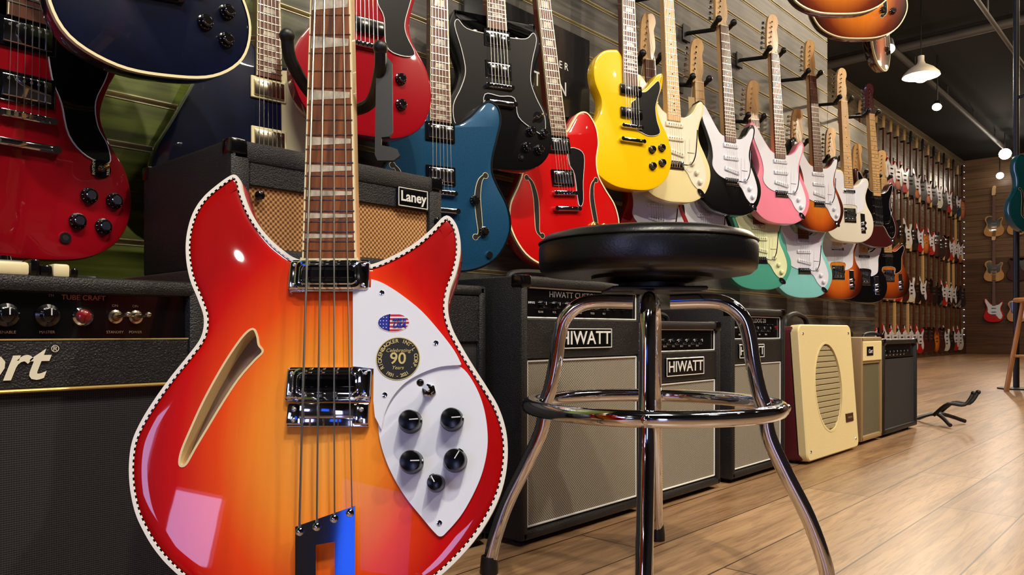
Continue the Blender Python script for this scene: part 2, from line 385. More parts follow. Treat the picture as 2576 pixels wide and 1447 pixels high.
GUARDS={
'strat':[(.03,.318),(.06,.32),(.09,.338),(.115,.368),(.133,.37),(.126,.335),(.108,.295),(.098,.255),(.103,.215),(.122,.17),(.135,.12),(.125,.075),(.1,.055),(.072,.075),(.045,.118),(0,.142),(-.045,.148),(-.08,.165),(-.1,.195),(-.095,.235),(-.1,.28),(-.118,.33),(-.138,.38),(-.14,.43),(-.125,.435),(-.1,.40),(-.07,.355),(-.04,.325)],
'tele':[(.03,.31),(.06,.305),(.09,.325),(.12,.345),(.128,.32),(.105,.27),(.1,.22),(.09,.18),(.045,.16),(.045,.2),(-.045,.2),(-.05,.15),(-.08,.16),(-.1,.19),(-.1,.25),(-.12,.3),(-.115,.35),(-.08,.375),(-.035,.37)],
'sg':[(.03,.37),(.075,.365),(.1,.378),(.122,.398),(.128,.37),(.118,.32),(.102,.275),(.106,.235),(.122,.205),(.125,.175),(.09,.18),(.062,.21),(.05,.26),(.035,.3)],
'sgfull':mirr([(0,.2),(.045,.2),(.055,.15),(.1,.12),(.135,.11),(.14,.16),(.115,.21),(.1,.255),(.108,.31),(.125,.37),(.115,.39),(.09,.37),(.03,.365)]),
'lp':[(.03,.29),(.05,.295),(.1,.315),(.095,.25),(.085,.2),(.045,.19),(.045,.26)],
'dc':[(.03,.35),(.05,.35),(.08,.375),(.115,.41),(.125,.38),(.112,.33),(.098,.28),(.102,.25),(.122,.21),(.085,.2),(.05,.215),(.045,.28),(.03,.31)],
'lpj':[(.03,.325),(.06,.33),(.09,.355),(.115,.375),(.122,.35),(.108,.31),(.1,.28),(.104,.24),(.115,.2),(.08,.185),(.045,.19),(.0,.215),(.0,.28),(.02,.30)],
'semi':[(.03,.34),(.055,.35),(.09,.33),(.075,.25),(.066,.19),(.048,.185),(.045,.27),(.03,.3)],
}
FEND=[(.021,0),(.019,.02),(.028,.045),(.030,.08),(.026,.12),(.036,.150),(.03,.18),(.008,.19),(-.014,.178),(-.027,.14),(-.033,.08),(-.036,.03),(-.028,.008),(-.021,0)]
GIBS=[(.021,0),(.036,.03),(.038,.09),(.043,.165),(.022,.178),(0,.166),(-.022,.178),(-.043,.165),(-.038,.09),(-.036,.03),(-.021,0)]
GEDGE=pmat('pickguard_edge_white',C(215,215,215),.4)
def guitar(name,label,kind,mat,loc,yaw=0,roll=0,tilt=-4.5,guard=None,guardk=None,board=ROSE,neckm=None,headm=None,head='fender',pick='single',
           pickm=WHITEP,hw=CHROME,binding=None,knobs=(),knobm=BLACKP,sc=1,dots=PEARL,extra=None,group='electric guitars on the slat wall',trem=True,hanger=True,tag=False):
    g=top(name,label,'guitar',loc,(math.radians(tilt),math.radians(roll),math.radians(-yaw)),group)
    g.scale=(sc,sc,sc)
    ctrl,zb,zn=SHAPES[kind]
    pts=smooth(ctrl,5)
    th=.044
    mb=MB(); ringbody(mb,pts,[(.008,th),(.002,th-.002),(0,th-.007),(0,.007),(.002,.002),(.008,0)])
    mb.build('body',mat,g)
    if binding: band(MB(),pts,-.0006,.004,-.0007,0,.008).build('binding',binding,g)
    neckm=neckm or (MAPLE if head=='fender' else MAHOG)
    headm=headm or neckm
    scale=.648 if head=='fender' else .628
    nut=zb+scale; wj=.029
    if guard:
        gp=smooth(GUARDS[guardk or kind],4); m=MB(); m.prism(gp,-.0028,.001)
        if guard in (BLACKG,BLACKP): band(m,gp,-.0004,.0012,-.0030,1,.0)
        m.build('pickguard',[guard,GEDGE],g)
    MB().prism([(-wj,zn-.02),(wj,zn-.02),(.021,nut),(-.021,nut)],-.002,.018).build('neck',neckm,g)
    m=MB(); zs=zn-.035
    m.prism([(-wj,zs),(wj,zs),(.0215,nut),(-.0215,nut)],-.008,-.0015,0)
    if binding or head=='gibson':
        for sd in (-1,1): m.prism([(sd*wj,zs),(sd*(wj-.0018),zs),(sd*.0197,nut),(sd*.0215,nut)],-.0083,-.0015,3)
    for k in range(1,23):
        zf=zb+scale*2**(-k/12)
        if zf<zs+.002: break
        w=.0215+(nut-zf)/(nut-zs)*(wj-.0215); m.box(-w,w,-.0092,-.0078,zf-.001,zf+.001,1)
    for k in (3,5,7,9,12,15,17,19,21):
        za=zb+scale*2**(-(k-.5)/12)
        if za<zs+.005: continue
        if head=='fender': m.cyl((0,-.0085,za),(0,-.008,za),.003,8,2)
        else:
            hh=scale*.0577*2**(-k/12)*.32; m.prism([(-.015,za-hh),(.015,za-hh),(.012,za+hh),(-.012,za+hh)],-.0085,-.008,2)
    m.box(-.0215,.0215,-.0095,-.001,nut-.002,nut+.002,3)
    m.build('fretboard',[board,STEEL,dots,CREAM],g)
    ho=FEND if head=='fender' else GIBS
    hp=smooth([(x,z+nut) for x,z in ho],3) if head=='fender' else [(x,z+nut) for x,z in ho]
    MB().prism(hp,.001,.015).build('headstock',headm,g)
    for i in range(6):
        if head=='fender': px,pz,sd=-.016+i*.0035-.006,nut+.03+i*.024,-1
        else:
            sd=-1 if i<3 else 1; px,pz=sd*.024,nut+.045+(i%3)*.042
        q=MB().cyl((px,.002,pz),(px,-.006,pz),.004,8).cyl((px,.018,pz),(px+sd*.03,.018,pz),.0025,6).box(px+sd*.026,px+sd*.038,.013,.023,pz-.006,pz+.006,0,.002,1)
        q.build('tuner',hw,g)
        sp=(i-2.5)/2.5
        if head=='fender': e=(px,-.004,pz)
        else:
            tx=(-.024 if i<3 else .024); tz=nut+.045+((i if i<3 else 5-i))*.042; e=(tx,-.004,tz)
        MB().tube([(sp*.026,-.011,zb-.004),(sp*.018,-.0105,nut),e],.00055,4).build('string',STEEL,g)
    def pk(z,slant=0,w=.078,h=.018,mt=None,cover=False,ring=None):
        P=MB(); M=Matrix.Translation((0,0,z))@Matrix.Rotation(math.radians(slant),4,'Y')
        if ring is not None: P.box(-w/2-.006,w/2+.006,-.005,0,-h/2-.006,h/2+.006,1,.0015,1,M)
        P.box(-w/2,w/2,-.0095,0,-h/2,h/2,0,.003,2,M)
        for i in range(6):
            x=(i-2.5)*.0104; P.add(*cylgeom((x,-.0100,(h*.28 if cover else 0)),.0022,.001),2,M)
        P.build('pickup',[mt,ring or BLACKP,CHROME if not cover else STEEL],g)
    if pick=='single':
        z0=zb+.042
        pk(z0,12,mt=pickm); pk(z0+.052,0,mt=pickm); pk(z0+.103,0,mt=pickm)
    elif pick=='tele':
        pk(zb+.03,14,mt=BLACKP); pk(zn-.055,0,mt=hw)
    elif pick=='hum':
        pk(zb+.045,0,.069,.036,hw,True,BLACKP); pk(zn-.06,0,.069,.036,hw,True,BLACKP)
    elif pick=='humcream':
        pk(zb+.04,0,.069,.036,NICKEL,True,CREAM); pk(zb+.15,0,.069,.036,NICKEL,True,CREAM)
    elif pick=='p90':
        pk(zb+.045,0,.084,.034,BLACKP); pk(zn-.05,0,.084,.034,BLACKP)
    elif pick=='p90one': pk(zb+.045,0,.086,.036,BLACKP)
    B=MB()
    if kind=='strat':
        B.box(-.036,.036,-.004,0,zb-.02,zb+.012,0,.001,1)
        for i in range(6): B.box((i-2.5)*.0105-.0045,(i-2.5)*.0105+.0045,-.009,-.003,zb-.014,zb+.006,0,.001,1)
    elif kind=='tele': 
        B.box(-.04,.04,-.003,0,zb-.02,zb+.06,0,.001,1)
        for i in range(3): B.box((i-1)*.02-.009,(i-1)*.02+.009,-.009,-.002,zb-.008,zb+.004,0,.001,1)
    else:
        B.box(-.042,.042,-.011,-.003,zb-.006,zb+.007,0,.003,2); B.cyl((-.037,0,zb),(-.037,-.012,zb),.006,10).cyl((.037,0,zb),(.037,-.012,zb),.006,10)
        for i in range(6): B.box((i-2.5)*.0105-.003,(i-2.5)*.0105+.003,-.0125,-.010,zb-.004,zb+.004,0)
    B.build('bridge',hw,g)
    if kind not in('strat','tele') and pick!='p90one':
        MB().box(-.045,.045,-.013,-.004,zb-.052,zb-.038,0,.004,2).cyl((-.042,0,zb-.045),(-.042,-.014,zb-.045),.007,10).cyl((.042,0,zb-.045),(.042,-.014,zb-.045),.007,10).build('tailpiece',hw,g)
    if kind=='strat':
        op=[(.1+.02*math.cos(t*math.pi/8),.035+.011*math.sin(t*math.pi/8)) for t in range(16)]
        ca,sa=math.cos(-.7),math.sin(-.7)
        op=[(.108+(x-.1)*ca-(z-.035)*sa,.042+(x-.1)*sa+(z-.035)*ca) for x,z in op]
        MB().prism(op,-.003,.001,0).cyl((.108,-.006,.042),(.108,0,.042),.005,10).build('jack_plate',CHROME,g)
        for kx,kz in ((.072,.148),(.09,.115),(.104,.082)): MB().lathe((kx,-.002,kz),(0,-1,0),[(.011,0),(.0105,.003),(.0085,.011),(.007,.012)],14).build('knob',pickm,g)
        MB().box(.055,.085,-.006,-.002,.188,.191,0,0).build('pickup_selector',pickm,g)
        if trem: MB().tube(smooth([(.03,-.006,zb),(.045,-.03,zb-.005),(.06,-.04,zb+.03),(.07,-.045,zb+.12)],5,False),.0025,6).build('tremolo_arm',hw,g)
    if kind=='tele':
        MB().box(.07,.1,-.003,0,.05,.16,0,.001,1).build('control_plate',CHROME,g)
        for z in (.075,.105): MB().cyl((.085,-.003,z),(.085,-.017,z),.009,14).build('knob',CHROME,g)
    for kx,kz in knobs:
        q=MB().lathe((kx,0,kz),(0,-1,0),[(.0135,0),(.0135,.003),(.0112,.004),(.0104,.012),(.009,.013)],18).lathe((kx,-.013,kz),(0,-1,0),[(.0078,0),(.007,.0008)],14,1)
        for i_ in range(10):
            t_=i_*math.pi/5; q.box(kx+.0115*math.cos(t_)-.0005,kx+.0115*math.cos(t_)+.0005,-.0045,-.0035,kz+.0115*math.sin(t_)-.0005,kz+.0115*math.sin(t_)+.0005,2)
        q.build('knob',[knobm,hw if knobm is BLACKP else knobm,GEDGE],g)
    if kind in('semi','arch'):
        for sd in ((-1,1)):
            c=[(.100,.095),(.110,.11),(.107,.15),(.104,.20),(.111,.24),(.124,.258)]
            pl=[Vector((sd*x,z)) for x,z in smooth(c,6,False)]
            n=len(pl); L=[];Rr=[]
            for i,p in enumerate(pl):
                d=(pl[min(i+1,n-1)]-pl[max(i-1,0)]).normalized(); nn=Vector((-d.y,d.x)); w=.002+.006*math.sin(math.pi*i/(n-1))
                L.append(p+nn*w); Rr.append(p-nn*w)
            poly=L+Rr[::-1]
            q=MB(); q.prism(inset(poly,-.0015),-.0006,.0003,1); q.prism(poly,-.0011,.0003,0)
            for cx,cz in ((c[0][0]-.004,c[0][1]),(c[-1][0]+.004,c[-1][1])):
                q.cyl((sd*cx,-.0006,cz),(sd*cx,.0003,cz),.0085,14,1).cyl((sd*cx,-.0012,cz),(sd*cx,.0003,cz),.0072,14,0)
            q.build('sound_hole',[DARK,CREAM],g)
    if tag:
        MB().tube([(-.03,.0,nut-.02),(-.045,-.01,nut-.07)],.0006,4,1).box(-.06,-.03,-.011,-.0105,nut-.14,nut-.07,0).build('price_tag',[TAG,CREAM],g)
    if extra: extra(g,zb,zn,nut)
    if hanger:
        M=(Matrix.Translation(loc)@Matrix.Rotation(math.radians(-yaw),4,'Z')@Matrix.Rotation(math.radians(roll),4,'Y')@Matrix.Rotation(math.radians(tilt),4,'X')@Matrix.Scale(sc,4))
        P=lambda x,y,z:M@Vector((x,y,z))
        c=P(0,.045,nut+.006)
        wallp=Vector((c.x-.02,1.648,c.z+.01))
        hg=top('guitar_hanger','black padded guitar hanger fixed to the slat wall','guitar hanger',o=None,loc=wallp,group='guitar hangers on the slat wall')
        L=lambda v:Vector(v)-wallp
        MB().box(-.03,.03,-.008,0,-.035,.035,0,.003,1).build('mounting_plate',BLACKM,hg)
        MB().tube([Vector((0,-.004,0)),L(c)],.009,8).build('arm',BLACKM,hg)
        U=[P(-.040,-.020,nut+.014),P(-.038,.01,nut+.002),P(-.024,.034,nut+.004),P(0,.036,nut+.006),P(.024,.034,nut+.004),P(.038,.01,nut+.002),P(.040,-.020,nut+.014)]
        q=MB().tube([L(p) for p in smooth(U,3,False)],.010,8); q.ball(L(P(0,.027,nut+.01)),.013,10); q.ball(L(U[0]),.014,10).ball(L(U[-1]),.014,10); q.build('yoke',BLACKM,hg)
    return g
def cylgeom(p,r,h,n=8):
    vs=[];
    for k in (0,1):
        for i in range(n):
            t=2*math.pi*i/n; vs.append((p[0]+r*math.cos(t),p[1]+(h*k),p[2]+r*math.sin(t)))
    fs=[tuple(range(n)),tuple(range(n,2*n))[::-1]]+[(i,(i+1)%n,n+(i+1)%n,n+i) for i in range(n)]
    return vs,fs
def toggle(x,z,ringc=BLACKP,lab=False,jack=(.06,.04)):
    def f(g,zb,zn,nut):
        q=MB().cyl((x,-.001,z),(x,-.003,z),.016,20,0).cyl((x,-.003,z),(x,-.006,z),.006,10,1).tube([(x,-.006,z),(x+.003,-.02,z+.002)],.002,6,1).ball((x+.003,-.022,z+.002),.0048,10,2)
        if lab:
            q.text('RHYTHM',.006,x-.0115,-.0033,z,3,rot=-math.pi/2); q.text('TREBLE',.006,x+.0115,-.0033,z,3,rot=-math.pi/2)
        q.build('toggle_switch',[ringc,CHROME,GOLD,CREAM],g)
        jx,jz=jack
        MB().cyl((jx,0,jz),(jx,-.003,jz),.009,12,0).cyl((jx,-.002,jz),(jx,-.0038,jz),.0045,10,1).build('output_jack',[CHROME,DARK],g)
    return f
SGK=((.095,.115),(.135,.112),(.078,.070),(.118,.066))
guitar('electric_guitar','cherry red double-cutaway electric guitar with pointed horns and black pickguard','sg',RED,(.388,1.5,.545),0,1,0,guard=BLACKG,board=ROSE,head='gibson',pick='hum',knobs=SGK,extra=toggle(.112,.163,BLACKP,True),sc=1.08)
guitar('electric_guitar','black single-cutaway electric guitar with cream binding and painted blue reflections','lp',BLACKREFL,(.568,1.34,.866),0,-8,-2,board=BLACKG,head='gibson',pick='hum',binding=CREAM,knobs=((.082,.155),(.122,.125),(.078,.10),(.112,.075)),sc=1.05)
def creampl(g,zb,zn,nut):
    MB().prism([(.03,.33),(.06,.335),(.105,.34),(.11,.28),(.105,.22),(.12,.16),(.10,.12),(.03,.12)],-.002,.001).build('pickguard',CREAM,g)
guitar('electric_guitar','black electric guitar with painted blue reflections, cream plate and cream-ringed nickel pickups','offset',BLACKREFL,(.868,1.53,.675),6,0,-1,board=ROSE,head='gibson',pick='humcream',extra=creampl,sc=1)
guitar('electric_guitar','cherry red double-cutaway guitar with black pickguard and one black pickup','dc',RED,(1.035,1.40,.861),14,0,-2,guard=BLACKG,board=ROSE,head='gibson',pick='p90one',knobs=((.085,.145),(.085,.085)))
guitar('electric_guitar','dark metallic blue hollow-body guitar with f-holes and one cutaway','arch',BLUEM,(1.325,1.47,.575),18,0,-2,board=ROSE,head='gibson',pick='hum',binding=BLACKG,knobs=((.095,.19),(.12,.11)),sc=1.03,extra=lambda g,a,b,c:MB().cyl((.135,0,.05),(.135,-.005,.05),.009,12).build('output_jack',CHROME,g))
guitar('electric_guitar','black double-cutaway electric guitar with pointed horns and large pickguard','sg',BLACKG,(1.545,1.46,.872),18,-2,-2,guard=BLACKG,guardk='sgfull',board=ROSE,head='gibson',pick='hum',knobs=SGK,extra=toggle(.118,.155),sc=1.04)
guitar('electric_guitar','red semi-hollow guitar with cream binding, f-holes and black pickguard','semi',RED2,(1.885,1.48,.62),12,-5,-4,guard=BLACKG,board=ROSE,head='gibson',pick='hum',binding=CREAM,knobs=((.1,.12),(.14,.115),(.09,.075),(.13,.07)),knobm=GOLD,sc=1.10)
guitar('electric_guitar','bright yellow single-cutaway guitar with black pickguard and two black pickups','lpj',YEL,(2.15,1.43,.897),20,0,-3,guard=BLACKG,board=ROSE,head='gibson',pick='p90',knobs=((.08,.14),(.12,.15),(.08,.085),(.12,.10)),sc=1.04)
guitar('electric_guitar','candy red electric guitar with white pickguard and rosewood neck','strat',RED,(2.42,1.5,.655),26,0,guard=WHITEP,tag=True)
guitar('electric_guitar','vintage cream electric guitar with white pickguard and maple neck','strat',CRM,(2.42,1.42,.888),22,0,guard=PARCH,pickm=PARCH,board=MAPLE,dots=BLACKP)
guitar('electric_guitar','black electric guitar with white pickguard and maple neck','strat',BLACKG,(2.79,1.5,.66),26,0,guard=WHITEP,board=MAPLE,dots=BLACKP,tag=True)
guitar('electric_guitar','black electric guitar with white pickguard and rosewood neck','strat',BLACKG,(2.86,1.42,.891),20,0,guard=WHITEP)
guitar('electric_guitar','sea green electric guitar with cream pickguard and rosewood neck','strat',SURF,(3.29,1.5,.61),34,0,guard=MINTP,pickm=MINTP,tag=True)
guitar('electric_guitar','shell pink electric guitar with white pickguard and rosewood neck','strat',PINK,(3.34,1.42,.906),26,0,guard=WHITEP)
guitar('electric_guitar','pale blue electric guitar with white pickguard and rosewood neck','strat',DAPH,(3.80,1.5,.59),34,0,guard=WHITEP,tag=True)
guitar('electric_guitar','sunburst electric guitar with white pickguard and rosewood neck','strat',SB3,(3.79,1.42,.917),24,0,guard=WHITEP)
guitar('electric_guitar','sunburst single-cutaway electric guitar with white pickguard','tele',SB3,(4.27,1.5,.60),32,0,guard=WHITEP,pick='tele',board=MAPLE,dots=BLACKP,tag=True)
guitar('electric_guitar','white single-cutaway electric guitar with maple neck','tele',WHT,(4.22,1.42,.90),28,0,guard=WHITEP,pick='tele',board=MAPLE,dots=BLACKP)
guitar('electric_guitar','black single-cutaway electric guitar with white pickguard and maple neck','tele',BLACKG,(4.70,1.5,.59),32,0,guard=WHITEP,pick='tele',board=MAPLE,dots=BLACKP)
guitar('electric_guitar','dark maroon electric guitar with matching headstock','strat',MAROON,(4.69,1.42,.913),24,0,guard=BLACKP,pickm=BLACKP,headm=MAROON,board=MAPLE,dots=BLACKP)
guitar('electric_guitar','tobacco sunburst electric guitar with maple neck','tele',SBT,(5.16,1.5,.63),32,0,guard=BLACKP,pick='tele',board=MAPLE,dots=BLACKP)
for (lx,ly,lz,yw,mt,lab) in ((2.80,.98,1.56,47,SBR,'amber sunburst hollow-body guitar hanging from a ceiling rod'),(3.30,1.08,1.64,47,SBR,'amber sunburst archtop guitar with cream binding hanging from a ceiling rod'),(3.92,1.18,1.70,-5,SBT,'tobacco sunburst semi-hollow guitar hanging from a ceiling rod')):
    guitar('electric_guitar',lab,'semi',mt,(lx,ly,lz),yw,0,0,binding=CREAM,head='gibson',pick='hum',knobs=((.1,.12),(.14,.115)),group='guitars hanging from the ceiling',hanger=False)
    h=top('ceiling_hanger','black ceiling rod with a padded guitar yoke','guitar hanger',(lx,ly,3.7),(0,0,math.radians(-yw)),'ceiling guitar hangers')
    zt=lz+SHAPES['semi'][1]+.628-3.7
    MB().cyl((0,.05,0),(0,.05,zt+.006),.007,8).box(-.03,.03,.02,.08,-.006,0,0,.001,1).build('rod',BLACKM,h)
    MB().tube(smooth([(-.038,-.016,zt+.012),(-.036,.01,zt+.002),(-.02,.035,zt+.004),(0,.04,zt+.006),(.02,.035,zt+.004),(.036,.01,zt+.002),(.038,-.016,zt+.012)],3,False),.010,8).ball((0,.027,zt+.01),.013).build('yoke',BLACKM,h)
# ------------------------------------------------------------ foreground bass
TH=math.radians(15); ct,st=math.cos(TH),math.sin(TH); T0=.78; V0=(835-1100)/1910; P0=T0*(832-1288)/1910
def T(a,b):  # a, b: image pixel column and row, projected onto the tilted bass plane
    """image pixel coordinates of the bass face -> metres in the plane of its top"""
    v=(835-b)/1910; q=T0*(v-V0)/(ct-st*v); t=T0+q*st
    return (t*(a-1288)/1910-P0,q)
def TT(l): return [T(*p) for p in l]
org=F*T0+R*P0+Vector((0,0,.42+T0*V0))
bass=top('electric_bass','cherry-to-amber sunburst semi-hollow four-string bass with checkered binding, on a black stand','bass guitar',org,(-TH,0,RZ))
OUT=TT([(765,657),(708,628),(662,583),(630,535),(610,485),(603,455),(592,441),(578,444),(548,465),(512,497),(486,537),(471,590),(469,645),(479,702),(500,755),(514,800),(507,848),(474,895),(432,947),(390,1005),(356,1060),(334,1110),(326,1165),(328,1225),(340,1285),(360,1332),(390,1382),(432,1430),(490,1475),(575,1512),(690,1535),(800,1542),(920,1533),(1025,1503),(1108,1447),(1180,1375),(1230,1303),(1262,1230),(1275,1160),(1273,1092),(1255,1030),(1227,980),(1195,930),(1160,872),(1135,822),(1125,775),(1131,730),(1146,688),(1156,642),(1156,600),(1147,566),(1130,545),(1114,548),(1085,578),(1042,614),(990,644),(935,666),(900,662)])
op=smooth(OUT,8)
def resample(p,n):
    L=[0]
    for a,b in zip(p,p[1:]+p[:1]): L.append(L[-1]+(b-a).length)
    tot=L[-1]; out=[];j=0
    for i in range(n):
        d=tot*i/n
        while L[j+1]<d: j+=1
        t=(d-L[j])/max(1e-9,L[j+1]-L[j]); out.append(p[j].lerp(p[(j+1)%len(p)],t))
    return out
op=resample(op,480)
SH=smooth(TT([(636,829),(646,845),(650,868),(660,885),(640,906),(600,952),(560,1012),(520,1078),(490,1128),(467,1168),(453,1168),(458,1135),(480,1082),(510,1016),(545,950),(580,892),(614,845)]),4)
m=MB(); ringbody(m,op,[(.002,.040),(.001,.039),(0,.036),(0,.006),(.0015,.003),(.005,.0012),(.009,.0005),(.014,.0001),(.018,0)],0,inset(SH,.0),1,.02)
m.build('body',[FIRE,HOLE],bass)
m=MB(); band(m,SH,-.0016,.0006,-.0006,0,.0); band(m,SH,.0006,.0007,-.0006,0,.02); m.build('sound_hole_rim',pmat('rim_cream',C(225,200,150),.35),bass)
m=MB(); band(m,op,-.0006,.0030,-.0001,0,.006)
a=inset(op,.0030);b=inset(op,.0044);n=len(op)
for i in range(n):
    j=(i+1)%n
    m.add([(a[i][0],-.0001,a[i][1]),(a[j][0],-.0001,a[j][1]),(b[j][0],.0002,b[j][1]),(b[i][0],.0002,b[i][1])],[(0,1,2,3)],1 if i%2 else 0)
m.build('binding',[pmat('binding_white',C(235,230,220),.3),BLACKP],bass)
lo=smooth(TT([(1050,928),(1110,918),(1160,925),(1195,970),(1218,1030),(1227,1100),(1221,1160),(1202,1220),(1165,1290),(1125,1338),(1108,1350),(1092,1338),(1060,1300),(1020,1250),(985,1190),(962,1130),(953,1080),(958,1040),(985,980)]),5)
MB().prism(lo,-.0022,.0003).build('lower_pickguard',WHITEP,bass)
up=TT([(890,727),(935,727),(936,706)])+[tuple(p) for p in smooth(TT([(936,706),(965,716),(1010,744),(1062,786),(1108,838),(1143,884),(1161,918)]),4,False)]+[tuple(p) for p in smooth(TT([(1158,921),(1110,925),(1065,940),(1022,965),(990,1000),(970,1040),(961,1082)]),4,False)]+TT([(945,1050),(941,1010),(942,930),(890,924)])
MB().prism(up,-.0050,-.001).build('upper_pickguard',WHITEP,bass)
def at(a,b,y): p=T(a,b); return Vector((p[0],y,p[1]))
for (a_,b_) in ((963,740),(1098,866),(970,996),(1106,1316)):
    yy=-.0050 if b_<1100 else -.0022
    p=at(a_,b_,yy); MB().lathe(p,(0,-1,0),[(.003,0),(.0026,.0007),(.0008,.0012)],14,0).box(p.x-.0018,p.x+.0018,yy-.0014,yy-.0008,p.z-.0003,p.z+.0003,1).build('screw',[CHROME,DARK],bass)
for (a_,b_,r_,ang) in ((1034,1063,.0122,5),(1138,1058,.0122,5),(1037,1164,.0122,2),(1146,1160,.0122,60),(1098,1217,.0092,120)):
    p=at(a_,b_,-.0022)
    q=MB().lathe(p,(0,-1,0),[(r_,0),(r_,.002),(r_*.95,.004),(r_*.92,.010),(r_*.88,.0150),(r_*.80,.0168),(r_*.5,.0175),(r_*.2,.0178)],28,0)
    an=math.radians(ang); d=Vector((math.cos(an),0,math.sin(an)))
    q.cyl(p+Vector((0,-.0180,0))+d*r_*.05,p+Vector((0,-.0172,0))+d*r_*.78,.0006,6,1)
    q.tube([p+Vector((0,-.008,0)),p+Vector((0,-.006,0))+d*r_*.98],.003,8,0)
    q.build('knob',[KNOBB,WHITEP],bass)
p=at(1080,985,-.0022)
MB().lathe(p,(0,-1,0),[(.0075,0),(.0075,.002),(.0055,.003),(.005,.006)],6,0).tube([p+Vector((0,-.005,0)),p+Vector((-.006,-.020,.004))],.0024,8,0).ball(p+Vector((-.0068,-.022,.0045)),.004,10,1).build('toggle_switch',[CHROME,BLACKP],bass)
def ell(cx,cz,a,b,n=32): return [(cx+a*math.cos(2*math.pi*i/n),cz+b*math.sin(2*math.pi*i/n)) for i in range(n)]
c=at(992,815,-.0052); q=MB()
q.prism(ell(c.x,c.z,.0172,.0104),c.y-.0001,c.y+.0002,0)
def eclip(z0,z1,x0,x1,mi,dy):
    pts=[];a,b=.0164,.0097
    for i in range(9):
        z=z0+(z1-z0)*i/8; s=math.sqrt(max(0,1-(z/b)**2))*a; pts.append((min(s,x1),z))
    l=[(max(-math.sqrt(max(0,1-(z/b)**2))*a,x0),z) for _,z in pts]
    poly=[(c.x+x,c.z+z) for x,z in pts]+[(c.x+x,c.z+z) for x,z in reversed(l)]
    q.prism(poly,c.y-dy,c.y,mi)
for k in range(5): eclip(-.0096+k*.0041,-.0096+k*.0041+.0022,-.02,.02,1,.0002)
eclip(-.0094,.0094,-.02,-.005,2,.0003)
for i in range(12):
    x=c.x-.0140+(i%3)*.0032; z=c.z-.0055+(i//3)*.0037; q.cyl((x,c.y-.0004,z),(x,c.y,z),.0006,5,0)
q.text('MADE IN',.0036,c.x+.006,c.y-.0006,c.z+.003,2,bold=.0002).text('USA',.0078,c.x+.006,c.y-.0006,c.z-.003,2,shear=.3,bold=.0003)
q.build('flag_sticker',[WHITEP,pmat('sticker_red',C(190,40,50),.3),pmat('sticker_blue',C(40,50,150),.3)],bass)
c=at(1003,905,-.0052); q=MB(); R0=.0232
q.lathe(c+Vector((0,.0003,0)),(0,-1,0),[(R0,0),(R0,.0005)],48,1).lathe(c,(0,-1,0),[(R0-.0010,0),(R0-.0010,.0004)],48,0)
s_="RICKENBACKER INT'L CORP."
for i,ch in enumerate(s_):
    an=math.radians(212-(i)*(244/(len(s_)-1)))
    if ch!=' ': q.text(ch,.0056,c.x+.0188*math.cos(an),c.y-.0006,c.z+.0188*math.sin(an),1,rot=math.pi/2-an,bold=.0001)
for i,ch in enumerate('1931 - 2021'):
    an=math.radians(236+i*(68/10))
    if ch!=' ': q.text(ch,.0050,c.x+.0188*math.cos(an),c.y-.0006,c.z+.0188*math.sin(an),1,rot=-math.pi/2-an,bold=.0001)
q.text('Celebrating',.0056,c.x,c.y-.0006,c.z+.0085,1,shear=.3); q.text('90',.0175,c.x,c.y-.0006,c.z-.0005,1,bold=.0002); q.text('Years',.0055,c.x,c.y-.0006,c.z-.0100,1,shear=.3)
q.build('anniversary_badge',[pmat('badge_black',C(8,8,8),.5),pmat('badge_gold',C(215,195,130),.4,.3)],bass)
for (x0,x1,y0,y1) in ((726,934,657,738),(719,938,926,1012)):
    a_=T(x0,y1); b_=T(x1,y0); w=b_[0]-a_[0]; cx=(a_[0]+b_[0])/2; cz=(a_[1]+b_[1])/2; h=b_[1]-a_[1]
    pu=bpy.data.objects.new('pickup',None); COL.objects.link(pu); pu.parent=bass; pu.location=(cx,0,cz)
    MB().box(-w/2,w/2,-.004,.0005,-h/2,h/2,0,.0038,3).box(-w/2,-w/2+.014,-.008,0,-h/2+.002,h/2-.002,0,.0035,3).box(w/2-.014,w/2,-.008,0,-h/2+.002,h/2-.002,0,.0035,3).build('base_plate',CHROME,pu)
    f=MB(); W,H=w*.38,h*.37
    for k_,(rr,yy) in enumerate(((0,-.0075),(.0035,-.0095))):
        pl=[]
        for sx,sz,s0 in ((1,1,0),(-1,1,90),(-1,-1,180),(1,-1,270)):
            for k in range(5):
                an=math.radians(s0+k*22.5); pl.append((sx*(W-.005-rr)+.005*math.cos(an),yy,sz*(H-.005-rr)+.005*math.sin(an)))
        f.tube(pl,.0034 if k_==0 else .002,8,0,True)
    f.build('surround',CHROME,pu)
    MB().box(-W+.003,W-.003,-.0095,-.003,-H*.72,H*.72,0,.001,1).box(-W+.005,W-.005,-.0108,-.009,-.0045,.0045,1,.0008,1).build('blade',[BLACKP,pmat('dark_polished_steel',C(60,60,70),.12,1)],pu)
    for sx in (-1,1):
        for sz in (-1,1): MB().lathe((sx*(w/2-.006),-.0078,sz*(h/2-.007)),(0,-1,0),[(.0022,0),(.0018,.0008),(.0005,.0012)],10).build('mounting_screw',STEEL,pu)
a_=T(724,1076); b_=T(932,1016); cx=(a_[0]+b_[0])/2; cz=(a_[1]+b_[1])/2; w=b_[0]-a_[0]; h=b_[1]-a_[1]
br_=bpy.data.objects.new('bridge',None); COL.objects.link(br_); br_.parent=bass; br_.location=(cx,0,cz)
MB().box(-w/2,w/2,-.005,0,-h/2,h/2,0,.0015,2).box(-w/2,-w/2+.016,-.009,-.002,-h/2+.002,h/2-.001,0,.002,2).box(w/2-.016,w/2,-.009,-.002,-h/2+.002,h/2-.001,0,.002,2).build('base_plate',CHROME,br_)
